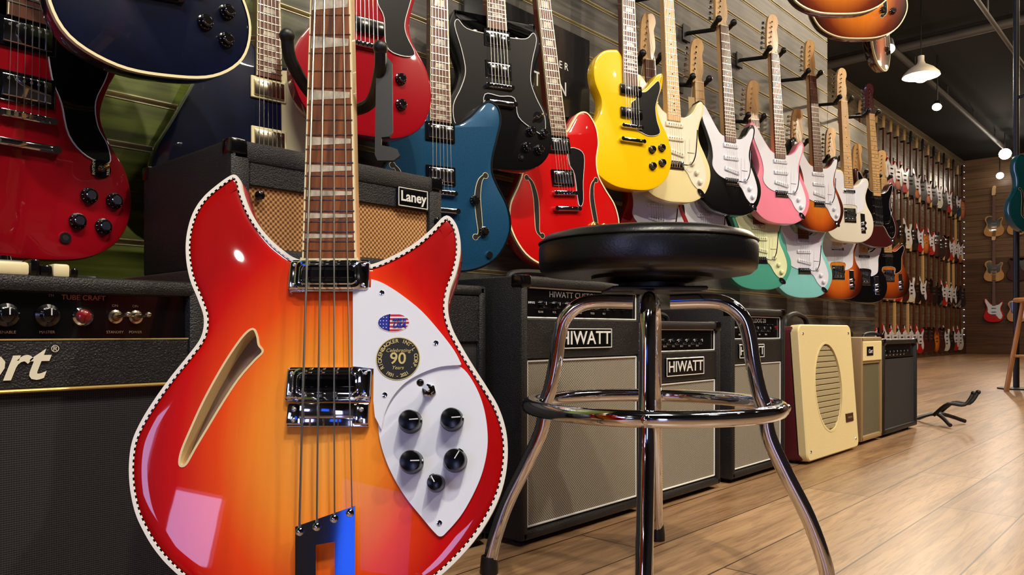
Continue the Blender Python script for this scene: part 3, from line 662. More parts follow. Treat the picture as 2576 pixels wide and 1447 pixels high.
MB().box(-w*.33,w*.33,-.006,.006,-h*.31,h*.31,0,.001,2).build('bridge_cover',CHROME,br_,loc=(0,-.0085,h*.15),rot=(math.radians(6),0,math.radians(3)))
for sx in (-1,1):
    for dz in (.005,-.006): MB().lathe((sx*(w/2-.0075),-.009,dz),(0,-1,0),[(.0026,0),(.002,.001),(.0006,.0015)],10).build('bridge_screw',STEEL,br_)
tp=TT([(752,1326),(826,1300),(900,1274),(900,1535),(850,1535),(850,1363),(803,1371),(803,1535),(752,1535)])
MB().prism(tp,-.0135,-.010).box(T(752,1535)[0],T(900,1535)[0],-.0135,.02,T(752,1548)[1],T(752,1535)[1],0,.001,1).build('tailpiece',CHROME,bass)
for a_,b_ in ((763,1338),(805,1326),(848,1306),(887,1292)):
    MB().lathe(at(a_,b_,-.0135),(0,-1,0),[(.0042,0),(.0038,.002),(.0015,.0035)],12).build('string_anchor',CHROME,bass)
L0,R0_=T(766,657),T(900,657); L1,R1=T(786,0),T(885,0)
qb=T(832,1045)[1]; qn=qb+.70
def ed(q_): 
    k=(q_-L0[1])/(L1[1]-L0[1]); return (L0[0]+(L1[0]-L0[0])*k, R0_[0]+(R1[0]-R0_[0])*k)
q0=L0[1]
e0,e1=ed(q0),ed(qn)
MB().prism([(e0[0],q0-.01),(e0[1],q0-.01),(e1[1],qn+.005),(e1[0],qn+.005)],-.004,.018).build('neck',MAPLE,bass)
m=MB(); bw=.0018
m.prism([(e0[0]+bw,q0),(e0[1]-bw,q0),(e1[1]-bw,qn),(e1[0]+bw,qn)],-.0102,-.0035,0)
m.prism([(e0[0],q0),(e0[0]+bw,q0),(e1[0]+bw,qn),(e1[0],qn)],-.0100,-.0035,3); m.prism([(e0[1]-bw,q0),(e0[1],q0),(e1[1],qn),(e1[1]-bw,qn)],-.0100,-.0035,3)
m.box(e0[0]-.002,e0[1]+.002,-.0098,-.003,q0-.004,q0+.0005,3)
d=[.178*2**(k/12) for k in range(0,25)]
for k,dd in enumerate(d[:-1]):
    qq=qb+dd
    if qq>qn: break
    x=ed(qq); m.tube([(x[0]+.0005,-.0100,qq),(x[1]-.0005,-.0100,qq)],.0010,6,1)
for k in (1,3,5,7,9,12,15,17,19,21):
    za=qb+d[k]*1.012+.001; zb_=qb+d[k+1]-.0025
    x=ed((za+zb_)/2); 
    m.prism([(x[0]+.003,za),(x[1]-.003,za+(zb_-za)*.22),(x[1]-.003,zb_-(zb_-za)*.22),(x[0]+.003,zb_)],-.0105,-.009,2)
m.build('fretboard',[BUBINGA,FRETM,PEARL,CREAM],bass)
hx=(e1[0]+e1[1])/2
hd=smooth([(hx+x,qn+z) for x,z in ((.021,0),(.036,.03),(.04,.09),(.05,.15),(.03,.2),(-.005,.215),(-.03,.19),(-.04,.13),(-.036,.05),(-.021,0))],4)
MB().prism(hd,.001,.016).build('headstock',FIRE,bass)
strs=[((800,0),(763,1335),.0013),((823,0),(806,1322),.0011),((847,0),(850,1302),.0009),((869,0),(893,1288),.0007)]
for i,(a_,b_,r_) in enumerate(strs):
    A_=T(*a_);B_=T(*b_); dx=(A_[0]-B_[0])/(A_[1]-B_[1]); topx=B_[0]+dx*(qn-B_[1]); bx=B_[0]+dx*(cz-B_[1])
    e=(hx+(-.026 if i<2 else .026),-.006,qn+.05+(i%2 if i<2 else 1-i%2)*.06)
    MB().tube([(B_[0],-.0145,B_[1]),(bx,-.0162,cz),(topx,-.0125,qn),e],r_,8).build('string',STEEL,bass)
    sd=-1 if i<2 else 1
    MB().cyl((e[0],.002,e[2]),(e[0],-.01,e[2]),.006,10).cyl((e[0],.02,e[2]),(e[0]+sd*.04,.02,e[2]),.003,8).box(e[0]+sd*.035,e[0]+sd*.06,.012,.028,e[2]-.01,e[2]+.01,0,.003,1).build('tuner',CHROME,bass)
MB().box(e1[0],e1[1],-.012,-.003,qn,qn+.004,0).build('nut',CREAM,bass)
stand=top('guitar_stand','black tubular guitar stand with padded neck yoke','guitar stand',org,(-TH,0,RZ))
yk=T(735,120); yk2=T(965,150)
cxn=(ed(.42)[0]+ed(.42)[1])/2
MB().tube([(cxn,.075,-.20),(cxn,.07,.10),(cxn,.055,.40)],.0095,12).build('upright',BLACKM,stand)
yoke=smooth([(yk[0],-.022,yk[1]),(yk[0]+.002,-.005,yk[1]-.022),(yk[0]+.02,.03,yk[1]-.045),(cxn,.045,.405),(yk2[0]-.02,.03,yk2[1]-.040),(yk2[0]-.003,-.005,yk2[1]-.02),(yk2[0],-.022,yk2[1])],6,False)
MB().tube(yoke,.0072,10).ball((yk[0],-.022,yk[1]),.0088,12).ball((yk2[0],-.022,yk2[1]),.0088,12).build('neck_yoke',BLACKM,stand)
lk=TT([(948,205),(960,165),(975,150),(988,165),(990,335),(982,350),(962,352),(961,372),(984,376),(1002,382),(1008,398),(992,410),(952,410),(945,395)])
MB().prism(lk,-.006,-.002).build('locking_bar',BLACKM,stand)
for sx in (-1,1):
    pts=[(cxn,.075,-.17),(cxn+sx*.06,.07,-.185),(cxn+sx*.105,.04,-.176),(cxn+sx*.112,-.015,-.168),(cxn+sx*.114,-.03,-.146)]
    MB().tube(smooth(pts,5,False),.007,10).ball(pts[-1],.0105,12).build('cradle_arm',BLACKM,stand)
for (px_,py_) in ((.24,.42),(-.22,.16),(0,-.02)):
    q_=(-.305+.259*py_)/.966
    MB().tube([(cxn,.075,-.195),(cxn+px_*.5,(.075+py_)/2,(-.195+q_)/2+.012),(cxn+px_,py_,q_)],.0075,8).ball((cxn+px_,py_,q_),.0095,10).build('leg',BLACKM,stand)
# ------------------------------------------------------------ bar stool
st_=top('bar_stool','round black vinyl bar stool with chrome tube legs and foot ring','stool',(1.083,.684,0),(0,0,RZ))
prof=[(.148,.512),(.168,.514),(.176,.521),(.178,.531),(.178,.556),(.175,.568),(.168,.576),(.15,.581),(.10,.585),(.02,.586)]
MB().lathe((-.009,0,0),(0,0,1),prof,64).build('seat',VINYL,st_,sharp=60)
MB().tube([(-.009+.1775*math.cos(t*math.pi/32),.1775*math.sin(t*math.pi/32),.5655) for t in range(64)],.0018,6,0,True).build('seat_piping',VINYL,st_)
MB().lathe((0,0,0),(0,0,1),[(.10,.512),(.10,.507),(.055,.500),(.055,.488)][::-1],24).box(-.075,.075,-.075,.075,.486,.492,0,.002,1).build('swivel_plate',BLACKM,st_)
ph=math.radians(12.6)
dirs=[(-math.sin(ph),-math.cos(ph)),(math.cos(ph),-math.sin(ph)),(math.sin(ph),math.cos(ph)),(-math.cos(ph),math.sin(ph))]
lp=[(.03,.470),(.09,.471),(.122,.464),(.145,.443),(.155,.412),(.161,.37),(.170,.325),(.179,.298),(.181,.275),(.188,.245),(.213,.19),(.245,.125),(.268,.06),(.278,.012)]
lps=smooth(lp,4,False)
for dx,dy in dirs:
    MB().tube([(dx*p[0],dy*p[0],p[1]) for p in lps],.0122,14).build('leg',CHROME,st_)
    MB().lathe((dx*.278,dy*.278,0),(0,0,1),[(.016,0),(.016,.012),(.014,.03)],14).build('foot_cap',BLACKM,st_)
    MB().lathe((dx*.214,dy*.214,.298),(dx,dy,0),[(.007,0),(.006,.003),(.002,.005)],12).build('bolt',CHROME,st_)
MB().tube([(.203*math.cos(t*math.pi/40),.203*math.sin(t*math.pi/40),.298) for t in range(80)],.0125,14,0,True).build('foot_ring',CHROME,st_)
# ------------------------------------------------------------ amplifiers
GREYW=weave('silver_grille_cloth',C(62,58,51),C(176,167,148),.006)
TANW=weave('tan_basket_grille',C(110,68,34),C(214,160,98),.009)
BLKW=weave('black_grille_cloth',C(10,10,10),C(46,44,46),.005,diag=True)
OLIVEW=weave('olive_grille_cloth',C(60,56,40),C(120,112,80),.005)
PIPW=pmat('white_piping',C(225,225,220),.4)
PIPG=pmat('gold_piping',C(200,170,100),.35,.6)
def rectpipe(mb,x0,x1,z0,z1,y,r,mi=0):
    for a_,b_ in (((x0,y,z0),(x1,y,z0)),((x1,y,z0),(x1,y,z1)),((x1,y,z1),(x0,y,z1)),((x0,y,z1),(x0,y,z0))): mb.cyl(a_,b_,r,8,mi)
def amp(label,x,y,z,w,d,h,bands,rotz=0,tilt=0,shell=TOLEX,t=.02,corners=True,handle=True,name='guitar_amplifier',extra=None,group=None):
    g=top(name,label,'amplifier',(x,y,z),(math.radians(tilt),0,math.radians(rotz)),group)
    m=MB(); bv=.006
    m.box(0,t,0,d,.012,h,0,bv,2).box(w-t,w,0,d,.012,h,0,bv,2).box(.002,w-.002,0,d,h-t,h,0,bv,2).box(.002,w-.002,0,d,.012,.012+t,0,bv,2).box(t-.002,w-t+.002,d-.02,d,.02,h-.005,0)
    m.build('cabinet',shell,g)
    for fx in (.04,w-.04):
        for fy in (.04,d-.04): MB().lathe((fx,fy,0),(0,0,1),[(.014,0),(.016,.014)],12).build('rubber_foot',BLACKM,g)
    for bd in bands:
        k,z0,z1=bd[0],bd[1],bd[2]
        if k=='grille':
            MB().box(t,w-t,.009,.02,z0,z1,0).build('grille_cloth',bd[3],g)
            if bd[4]:
                q=MB(); rectpipe(q,t+.004,w-t-.004,z0+.003,z1-.003,.008,.0022); q.build('piping',bd[4],g)
        elif k=='tolex': MB().box(t-.001,w-t+.001,.003,.02,z0,z1,0,.002,1).build('front_panel',shell,g)
        elif k=='panel':
            MB().box(t,w-t,.012,.03,z0,z1,0).build('control_panel',BLACKP,g)
            if len(bd)>3 and bd[3]:
                n=bd[3]
                for i in range(n):
                    kx=t+.05+(w*.62-.05)*i/(n-1); zz=(z0+z1)/2-.004
                    MB().lathe((kx,.012,zz),(0,-1,0),[(.009,0),(.0085,.004),(.007,.014),(.006,.015)],16,0).box(kx-.0006,kx+.0006,-.0035,-.0028,zz,zz+.006,1).build('knob',[BLACKP,PIPW],g)
                for i in range(n): MB().text('GAIN VOL BASS MID TREB REV'.split()[i%6],.006,t+.05+(w*.62-.05)*i/(n-1),.0116,z0+.010,0).build('panel_lettering',PIPW,g)
                MB().text('INPUTS',.006,t+.022,.0116,(z0+z1)/2,0).build('panel_lettering',PIPW,g)
            if len(bd)>4 and bd[4]:
                MB().text(bd[4],.017,t+.16,.0116,z1-.010,0,sx=1.2).build('brand_lettering',pmat('grey_lettering',C(150,150,150),.5),g)
                for i in range(2):
                    sx=w-t-.09+i*.035; MB().box(sx-.006,sx+.006,.006,.013,(z0+z1)/2-.01,(z0+z1)/2+.01,0,.001,1).build('rocker_switch',BLACKP,g)
                MB().lathe((w-t-.025,.012,(z0+z1)/2),(0,-1,0),[(.006,0),(.005,.005),(.001,.007)],12).build('pilot_lamp',REDJ,g)
            if len(bd)>5 and bd[5]:
                q=MB(); rectpipe(q,t+.003,w-t-.003,z0-.002,z1+.002,.009,.0018); q.build('panel_piping',PIPW,g)
        elif k=='logo':
            _,z0,z1,x0,x1,txt,sz,sx=bd
            q=MB().box(x0,x1,-.001,.004,z0,z1,0,.001,1); rectpipe(q,x0+.002,x1-.002,z0+.002,z1-.002,-.0015,.001,1); q.build('badge_plate',[BLACKP,PIPW],g)
            MB().text(txt,sz,(x0+x1)/2,-.0022,(z0+z1)/2,0,sx=sx,bold=.0003).build('brand_lettering',PIPW,g)
    if corners:
        for cx_ in (0,w):
            for cy_ in (0,d):
                s=1 if cx_==0 else -1; r=1 if cy_==0 else -1
                MB().box(cx_-s*.0015,cx_+s*.028,cy_-r*.0015,cy_+r*.028,h-.024,h+.0015,0,.004,2).build('corner_protector',BLACKP,g)
    if handle:
        MB().tube(smooth([(w/2-.1,d/2,h),(w/2-.085,d/2,h+.018),(w/2,d/2,h+.024),(w/2+.085,d/2,h+.018),(w/2+.1,d/2,h)],5,False),.007,8).build('handle',BLACKM,g)
    if extra: extra(g,w,d,h)
    return g
def cort(g,w,d,h):
    ox=-.11
    X=lambda x:x-ox
    MB().text('Cort',.056,X(.218),.0015,.384,0,shear=.35,bold=.0012).build('brand_lettering',PARCH,g)
    MB().text('®',.011,X(.2865),.0015,.400,0).build('trademark_lettering',PARCH,g)
    q=MB(); q.cyl((.02,.003,.3535),(w-.02,.003,.3535),.0022,8).cyl((.02,.003,.411),(w-.02,.003,.411),.001,6); q.build('gold_piping',PIPG,g)
    q=MB(); q.text('TUBE CRAFT',.0085,X(.320),.0112,.4605,0).build('model_lettering',pmat('copper_lettering',C(200,110,60),.4),g)
    dl=pmat('dim_lettering',C(150,120,90),.5)
    for t_,x_,z_ in (('TM',.285,.462),('TREBLE',.2,.4195),('ENABLE',.242,.4195),('MASTER',.281,.4195),('STANDBY',.355,.4195),('POWER',.379,.4195),('ON',.355,.452),('ON',.379,.452)):
        MB().text(t_,.0045,X(x_),.0112,z_,0).build('panel_lettering',dl,g)
    for x_ in (.12,.16,.2,.24,.281): MB().lathe((X(x_),.012,.439),(0,-1,0),[(.0135,0),(.013,.004),(.009,.006),(.0085,.016),(.007,.017)],20,0).box(X(x_)-.0006,X(x_)+.0006,-.0058,-.005,.439,.447,1).build('knob',[BLACKP,PIPW],g)
    MB().lathe((X(.3185),.012,.4385),(0,-1,0),[(.0115,0),(.0115,.003),(.009,.005)],20,0).lathe((X(.3185),.008,.4385),(0,-1,0),[(.0085,0),(.0075,.004),(.003,.007),(.0005,.0075)],16,1).build('pilot_lamp',[CHROME,REDJ],g)
    for x_ in (.355,.379): MB().lathe((X(x_),.012,.4385),(0,-1,0),[(.0085,0),(.0085,.003),(.006,.004),(.0045,.008)],14,0).tube([(X(x_),.004,.4385),(X(x_)+.005,-.012,.441)],.0022,8,0).ball((X(x_)+.006,-.014,.4414),.0036,10,0).build('toggle_switch',NICKEL,g)
    MB().box(X(.13),X(.262),.004,.04,h-.002,h+.014,0,.004,2).box(X(.262),X(.272),.003,.042,h-.002,h+.018,1,.003,2).box(X(.272),X(.285),.004,.04,h-.002,h+.012,1,.003,2).box(X(.285),X(.303),.004,.04,h-.002,h+.014,0,.003,2).box(X(.303),X(.312),.003,.042,h-.002,h+.010,1,.003,2).build('strap_handle',[CREAM,BLACKP],g)
amp('black tube guitar amplifier with script logo and gold piping',-.11,.98,0,.572,.27,.485,[('grille',.032,.352,BLKW,None),('tolex',.355,.41),('panel',.4125,.467)],t=.02,extra=cort,handle=False,corners=False)
pd=top('footswitch_pedal','small grey footswitch pedal resting on an amplifier','pedal',(.262,1.09,.485))
MB().box(-.03,.03,-.025,.025,0,.022,0,.006,2).build('housing',pmat('grey_plastic',C(120,122,128),.5),pd)
MB().lathe((0,0,.022),(0,0,1),[(.01,0),(.009,.006),(.002,.008)],14).build('button',CHROME,pd)
cb=MB().tube(smooth([(.31,1.10,.4885),(.34,1.12,.4885),(.37,1.09,.4885),(.35,1.06,.4885),(.32,1.13,.493),(.38,1.15,.4885),(.42,1.17,.4885)],6,False),.0035,8).build('instrument_cable',BLACKM)
top('', 'coiled black instrument cable on an amplifier','cable',o=cb)
amp('large black guitar amplifier with black grille under a smaller one',.49,1.05,0,.575,.42,.51,[('grille',.032,.40,BLKW,None),('tolex',.40,.49)],handle=False,corners=False)
def laney(g,w,d,h):
    q=MB().box(.33,.405,-.003,.004,h-.068,h-.030,0,.004,2); q.build('badge_plate',BLACKP,g)
    q=MB(); rectpipe(q,.332,.403,h-.066,h-.032,-.003,.001); q.text('Laney',.027,.3675,-.0038,h-.048,0,bold=.0006); q.build('brand_lettering',PIPW,g)
    for x_,z_ in ((.05,h-.085),(.43,h-.085)): MB().lathe((x_,.003,z_),(0,-1,0),[(.008,0),(.007,.006),(.002,.008)],12).build('fixing_knob',BLACKP,g)
amp('black textured combo amplifier with tan basket-weave grille on another amplifier',.575,1.13,.510,.445,.34,.215,[('tolex',.030,.034),('grille',.034,.145,TANW,None),('tolex',.145,.197)],t=.034,extra=laney,handle=False)
amp('tall black combo amplifier with silver grille, white piping and badge',1.09,.98,0,.43,.29,.53,[('grille',.034,.365,GREYW,PIPW),('tolex',.367,.446),('panel',.450,.506,6,'HIWATT CUSTOM',1),('logo',.384,.428,.108,.298,'HIWATT',.040,1.15)],group='black combo amplifiers with silver grilles')
amp('smaller black combo amplifier with silver grille, white piping and badge',1.545,.97,0,.335,.25,.446,[('grille',.034,.295,GREYW,PIPW),('tolex',.297,.370),('panel',.374,.424,5,None,1),('logo',.310,.356,.055,.24,'HIWATT',.038,1.15)],group='black combo amplifiers with silver grilles')
amp('black combo amplifier with grey grille and white piping',1.945,.97,0,.355,.27,.487,[('grille',.034,.33,GREYW,PIPW),('tolex',.332,.398),('panel',.402,.462,5,'BULLDOG 20',1),('logo',.345,.385,.04,.2,'HIWATT',.034,1.15)],group='black combo amplifiers with silver grilles')
CT=pmat('cream_tolex',C(232,214,158),.5,bump=(400,.4)); BURG=pmat('burgundy_tolex',C(84,16,24),.45,bump=(400,.4))
ca=top('guitar_amplifier','cream and burgundy combo amplifier with oval speaker window','amplifier',(2.375,.93,0),(math.radians(-4),0,0))
w,h,d_=.47,.445,.24
m=MB().box(0,w,.012,d_,.012,h-.004,0,.015,3); m.build('cabinet',BURG,ca)
rect=[]
for sx,sz,s0 in ((1,1,0),(-1,1,90),(-1,-1,180),(1,-1,270)):
    for k in range(6):
        an=math.radians(s0+k*18); rect.append(Vector((w/2+sx*(w/2-.025)+.025*math.cos(an),h/2+.005+sz*(h/2-.03)+.025*math.sin(an))))
hole=[Vector(p) for p in ell(w*.47,h*.53,.118,.145,40)]
m=MB(); ringbody(m,rect,[(0,.03),(0,.004),(.004,0)],0,hole,0,.014); m.build('front_panel',CT,ca)
q=MB()
for i in range(15):
    zz=h*.53-.132+i*.0188; hw_=.118*math.sqrt(max(0,1-((zz-h*.53)/.145)**2)); q.box(w*.47-hw_,w*.47+hw_,.004,.012,zz-.0085,zz+.0085,0,.002,1)
q.build('slatted_grille',weave('beige_grille',C(140,128,92),C(186,172,130),.005),ca)
band(MB(),hole,-.006,.001,-.001,0,.004).build('window_trim',CT,ca)
MB().box(.355,.425,-.003,.001,.105,.135,0,.001,1).text('TRAVELER',.010,.39,-.0035,.120,1).build('badge_plate',[pmat('badge_brown',C(60,30,20),.4),PIPG],ca)
for cx_ in (.03,w-.03):
    for cz_ in (.04,h-.03): MB().lathe((cx_,0,cz_),(0,-1,0),[(.005,0),(.004,.002),(.001,.003)],10).build('screw',CHROME,ca)
for fx in (.04,w-.04):
    for fy in (.06,d_-.04): MB().lathe((fx,fy,-.002),(0,0,1),[(.014,0),(.016,.016)],12).build('rubber_foot',BLACKM,ca)
MB().tube(smooth([(.14,.1,h-.004),(.155,.1,h+.03),(.23,.1,h+.045),(.31,.1,h+.03),(.325,.1,h-.004)],5,False),.009,8).build('handle',BLACKM,ca)
def tweed(g,w,d,h):
    MB().box(.015,w-.015,-.002,.006,h-.09,h-.015,0,.003,1).build('control_cover',CT,g)
    MB().box(.05,.12,-.004,0,h-.07,h-.035,0,.001,1).text('Cort',.022,.085,-.0045,h-.053,1,shear=.3).build('badge_plate',[BLACKP,PIPW],g)
amp('small tan and cream practice amplifier with olive grille',2.93,.95,0,.24,.22,.40,[('grille',.032,.30,OLIVEW,None),('tolex',.30,.38)],shell=pmat('tan_tolex',C(150,124,84),.5,bump=(400,.4)),corners=False,extra=tweed)
amp('black practice amplifier with black grille',3.19,.95,0,.46,.24,.39,[('grille',.032,.31,BLKW,None),('panel',.315,.37,6,None)],corners=True)
fs=top('guitar_stand','small folded black guitar stand on the floor','guitar stand',(3.83,.92,0))
MB().tube(smooth([(-.1,-.08,.012),(0,0,.05),(.1,.1,.012)],5,False),.009,8).build('leg',BLACKM,fs)
MB().tube(smooth([(-.1,.1,.012),(0,0,.05),(.12,-.09,.012)],5,False),.009,8).build('leg',BLACKM,fs)
for o_ in (-.04,.05):
    MB().tube(smooth([(o_,0,.045),(o_-.01,-.06,.10),(o_+.01,-.12,.10),(o_+.03,-.15,.15)],5,False),.008,8).ball((o_+.03,-.15,.15),.011,10).build('cradle_arm',BLACKM,fs)
sg=top('wall_sign','dark glossy dealer sign with white lettering on the slat wall','sign',(1.76,1.645,1.30))
MB().box(-.20,.42,-.012,0,-.14,.16,0,.002,1).build('sign_panel',pmat('sign_smoke',C(36,36,37),.15,0,.5),sg)
MB().text('DEALER',.036,.205,-.0128,.03,0,spacing=1.6).build('small_lettering',PIPW,sg)
MB().text('TION',.068,.20,-.0128,-.05,0,spacing=1.1).build('large_lettering',PIPW,sg)
# ------------------------------------------------------------ far guitars
def far_mesh(kind,bm_,gm,hm,nb):
    ctrl,zb,zn=SHAPES[kind]; pts=smooth(ctrl,2); m=MB()
    ringbody(m,pts,[(.004,.04),(0,.036),(0,.004),(.004,0)],0)
    if kind in GUARDS and kind!='lp': m.prism(smooth(GUARDS[kind],1),-.003,.001,1)
    nut=zb+.64
    m.prism([(-.028,zn-.03),(.028,zn-.03),(.021,nut),(-.021,nut)],-.008,.016,2)
    m.prism([(x,z+nut) for x,z in FEND],.0,.014,3)
    m.box(-.036,.036,-.008,.0,zb-.012,zb+.01,4)
    for z in (zb+.05,zb+.12): m.box(-.038,.038,-.009,0,z-.01,z+.01,4)
    m.box(-.012,.012,.014,.06,nut-.01,nut+.012,5).box(-.035,.035,-.01,.02,nut-.004,nut+.008,5)
    o=m.build('electric_guitar',[bm_,gm,nb,hm,CHROME,BLACKM])
    me=o.data; bpy.data.objects.remove(o); return me
NAT=pmat('natural_gloss',C(206,154,90),.3,0,1)
vars_=[('strat',RED2,WHITEP,MAPLE,ROSE,'red electric guitar with white pickguard on the far wall'),('strat',WHT,WHITEP,MAPLE,ROSE,'white electric guitar on the far wall'),('strat',BLACKG,WHITEP,MAPLE,MAPLE,'black electric guitar with white pickguard on the far wall'),
('lp',SB3,CREAM,BLACKG,ROSE,'sunburst single-cutaway guitar on the far wall'),('tele',NAT,BLACKP,MAPLE,ROSE,'natural wood electric guitar on the far wall'),('sg',MAROON,BLACKP,BLACKG,ROSE,'dark cherry electric guitar on the far wall'),('strat',SB3,WHITEP,MAPLE,ROSE,'sunburst electric guitar with white pickguard on the far wall'),('tele',BLUEM,WHITEP,MAPLE,ROSE,'blue electric guitar on the far wall'),('lp',BLACKG,CREAM,BLACKG,ROSE,'black single-cutaway guitar on the far wall')]
fm=[(far_mesh(*v[:5]),v[5]) for v in vars_]
x=10.4
while x<16.2:
    for r,zz in enumerate((.08,.88,1.70,2.54)):
        me,lab=fm[random.choice((0,0,5,2,3,5,6,7,8,8,1,2,3,5,8))]
        o=bpy.data.objects.new('electric_guitar',me); COL.objects.link(o); o.location=(x+(r%2)*.165,3.44,zz); o.rotation_euler=(0,0,math.radians(-8))
        top('',lab,'guitar',o=o,group='electric guitars on the far wall')
    x+=.33
for i in range(9):
    for r,zz in enumerate((.60,1.36,2.2)):
        me,lab=fm[4 if (i+r)%2 else (i*3+r*2)%9]
        o=bpy.data.objects.new('electric_guitar',me); COL.objects.link(o); o.location=(16.53,3.0-i*.37,zz); o.rotation_euler=(0,0,math.radians(-90+8))
        top('',lab.replace('far wall','end wall'),'guitar',o=o,group='electric guitars on the end wall')
# ------------------------------------------------------------ wooden stool at the side and display post with teal guitar
WOOD=pmat('beech_wood',C(196,134,66),.4,0,.3,var=.15,vscale=(40,40,6))
ws_=top('wooden_stool','round beech wooden stool with splayed legs','stool',(6.30,.86,0))
MB().lathe((0,0,0),(0,0,1),[(.15,.625),(.165,.63),(.168,.645),(.16,.655),(.02,.657)],32).build('seat',WOOD,ws_)
for i in range(4):
    a_=math.radians(45+90*i+RZ*57.3); MB().cyl((.21*math.cos(a_),.21*math.sin(a_),0),(.11*math.cos(a_),.11*math.sin(a_),.63),.017,12,0,.014).build('leg',WOOD,ws_)
    b_=math.radians(135+90*i+RZ*57.3); MB().cyl((.17*math.cos(a_),.17*math.sin(a_),.25),(.17*math.cos(b_),.17*math.sin(b_),.25),.009,8).build('rung',WOOD,ws_)
px_=F*5.4+R*(5.4*(2608-1288)/1910)
YT=math.radians(-32)
dp=top('display_post','black steel display post with a guitar hook','display post',(px_.x,px_.y,0),(0,0,YT))
pyk=1.12+(SHAPES['semi'][1]+.628)*1.2
MB().cyl((0,.16,0),(0,.16,3.7),.02,12).lathe((0,.16,0),(0,0,1),[(.12,0),(.12,.01),(.03,.015)],24).build('pole',BLACKM,dp)
MB().tube(smooth([(-.044,-.016,pyk+.012),(-.042,.01,pyk),(-.02,.035,pyk),(0,.04,pyk),(.02,.035,pyk),(.042,.01,pyk),(.044,-.016,pyk+.012)],3,False),.009,8).cyl((0,.03,pyk),(0,.16,pyk),.012,8).build('hook',BLACKM,dp)
guitar('electric_guitar','dark teal semi-hollow guitar hanging on a display post','semi',TEAL,(px_.x,px_.y,1.12),32,0,0,binding=TEAL,head='gibson',pick='hum',group='guitars on the display post',hanger=False,knobs=((.1,.12),),sc=1.2,neckm=MAPLE)
# ------------------------------------------------------------ ceiling fittings
def wpos(px,t,z): u=(px-1288)/1910; p=F*t+R*(t*u); return Vector((p.x,p.y,z))
PIPE=pmat('painted_pipe',C(64,60,56),.6)
for i,(a_,b_,r_) in enumerate((((3.2,.3,3.5),(16.5,.3,3.5),.05),((6.5,2.6,3.55),(16.5,2.6,3.55),.035),((5.2,-3.5,3.6),(5.2,3.4,3.6),.04),((9.2,-3.5,3.6),(9.2,3.4,3.6),.05),((4.6,1.5,3.3),(16.5,1.5,3.3),.02))):
    c_=Vector(a_); o=MB().cyl((0,0,0),Vector(b_)-c_,r_,12)
    n_=max(2,int((Vector(b_)-c_).length/1.5)); dirn=(Vector(b_)-c_).normalized()
    for j in range(n_):
        pp=dirn*(.4+j*1.5); o.cyl(pp,pp+Vector((0,0,3.7-a_[2])),.008,6)
    ob=o.build('ceiling_pipe',PIPE,loc=c_); top('','painted service pipe hung under the dark ceiling','pipe',o=ob,group='ceiling pipes')
LAMPW=pmat('lamp_glow_warm',(1,.80,.50,1),.4,emit=25)
SHADE=pmat('white_enamel',C(235,225,200),.4)
def pendant(p,r):
    g=top('pendant_lamp','white enamel pendant lamp with glowing bulb','lamp',p,group='pendant lamps')
    m=MB(); prof=[(r,0),(r*.97,.02),(r*.7,.07),(r*.25,.12),(.03,.15),(.03,.2)]
    n=28; vs=[];fs=[]
    for off in (0,-.004):
        for rr,hh in prof:
            for i in range(n): t=2*math.pi*i/n; vs.append(((rr+off)*math.cos(t),(rr+off)*math.sin(t),hh))
    K=len(prof)
    for s_ in (0,K):
        for k_ in range(K-1):
            for i in range(n): j=(i+1)%n; fs.append(((s_+k_)*n+i,(s_+k_)*n+j,(s_+k_+1)*n+j,(s_+k_+1)*n+i))
    m.add(vs,fs); m.build('lamp_shade',SHADE,g)
    MB().ball((0,0,.03),.09,14).build('bulb',LAMPW,g)
    MB().cyl((0,0,.2),(0,0,3.7-p[2]),.004,6).build('cord',BLACKM,g)
    l=bpy.data.lights.new('pendant_light','POINT'); l.energy=70; l.color=(1,.8,.55); l.shadow_soft_size=.08; lo_=bpy.data.objects.new('pendant_light',l); COL.objects.link(lo_); lo_.location=(p[0],p[1],p[2]-.09)
pendant(wpos(2317,7.5,.42+7.5*(835-192)/1910),.17)
pendant(wpos(2990,6,2.7),.16)
SPG=pmat('spot_glow',(1,.93,.78,1),.4,emit=40)
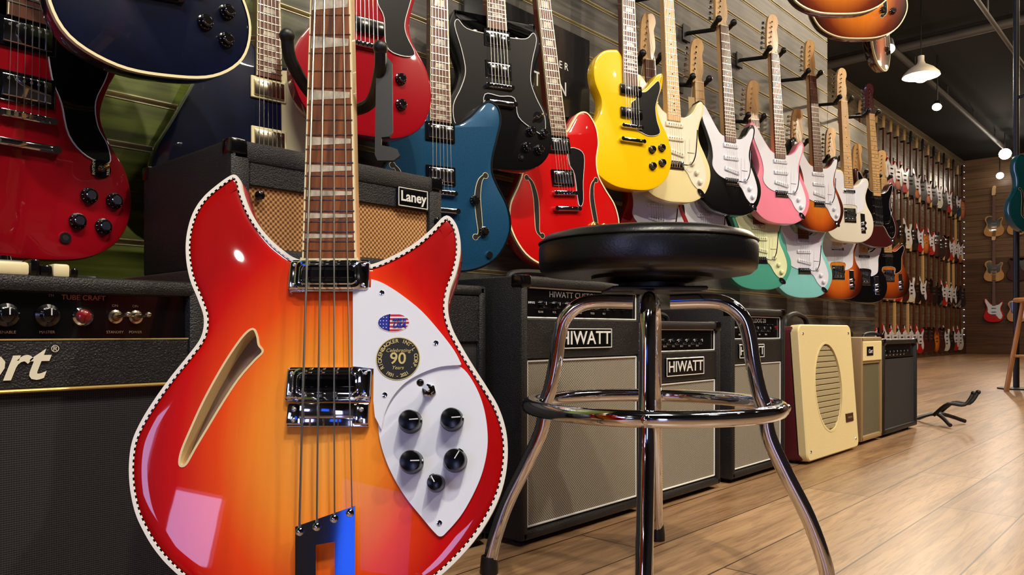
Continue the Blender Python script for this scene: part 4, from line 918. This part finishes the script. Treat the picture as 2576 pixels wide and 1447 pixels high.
def spot(p,aim,en=40,col=(1,.86,.68),r=.034,ang=95,soft=.05):
    g=top('spotlight','small black ceiling spotlight switched on','lamp',p,group='ceiling spotlights')
    d=(Vector(aim)-Vector(p)).normalized()
    MB().lathe(-d*.06,d,[(.02,0),(.035,.02),(.04,.10),(.042,.12)],16).build('housing',BLACKM,g)
    MB().lathe(d*.062,d,[(r,0),(r*.9,.004),(r*.5,.02),(r*.1,.026)],16).build('lens',SPG,g)
    MB().cyl((0,0,0),(0,0,3.7-p[2]),.008,8).build('stem',BLACKM,g)
    l=bpy.data.lights.new('spot_light','SPOT'); l.energy=en; l.color=col; l.spot_size=math.radians(ang); l.spot_blend=.6; l.shadow_soft_size=soft
    o=bpy.data.objects.new('spot_light',l); COL.objects.link(o); o.location=Vector(p)+d*.1; o.rotation_euler=d.to_track_quat('-Z','Y').to_euler()
for px,py,t,aim,r in ((2358,262,9,(7,2,0),.05),(2235,112,5.5,(4.5,1.2,.8),.04),(2528,385,12.5,(8,1,0),.09),(2515,440,14,(9,1,0),.06),(2210,95,5.2,(4,1.6,.8),.03)):
    p=wpos(px,t,.42+t*(835-py)/1910); spot(p,aim,45,r=r)
for p,aim,en,cl,rr in (((.35,-.35,3.2),(.75,1.6,.75),160,(1,.92,.68),.05),((1.5,-1.7,3.1),(1.6,1.6,.6),140,(1,.86,.68),.05),((2.9,-1.7,3.1),(3.0,1.6,.6),185,(1,.84,.64),.05),((4.4,-1.5,3.1),(4.4,1.6,.6),205,(1,.82,.6),.05)):
    spot(p,aim,en,cl,rr,68)
spot((-2.2,-.1,2.35),(.5,.7,.4),16,(1,.92,.85),.018,95,.022)
def area_l(p,aim,sx,sy,en,col):
    l=bpy.data.lights.new('ceiling_light','AREA'); l.shape='RECTANGLE'; l.size=sx; l.size_y=sy; l.energy=en; l.color=col
    o=bpy.data.objects.new('ceiling_light',l); COL.objects.link(o); o.location=p; o.rotation_euler=(Vector(aim)-Vector(p)).to_track_quat('-Z','Y').to_euler()
area_l((-.4,-.6,3.65),(.5,.8,.3),1.0,.5,92,(1,.93,.86))
area_l((1.6,-.9,3.65),(1.0,1.0,.4),1.0,.5,38,(1,.88,.76))
area_l((3.0,-.8,3.65),(3.0,1.0,.3),1.6,.5,48,(1,.86,.7))
area_l((7.5,.6,3.65),(7.5,.8,0),3,.6,85,(1,.82,.60))
area_l((13,1.0,3.65),(13,1.6,0),4,.8,90,(1,.78,.54))
w_=bpy.data.worlds.new('world'); S.world=w_; w_.use_nodes=True
w_.node_tree.nodes['Background'].inputs[0].default_value=(.48,.52,1,1); w_.node_tree.nodes['Background'].inputs[1].default_value=9
S.view_settings.view_transform='Standard'; S.view_settings.exposure=0
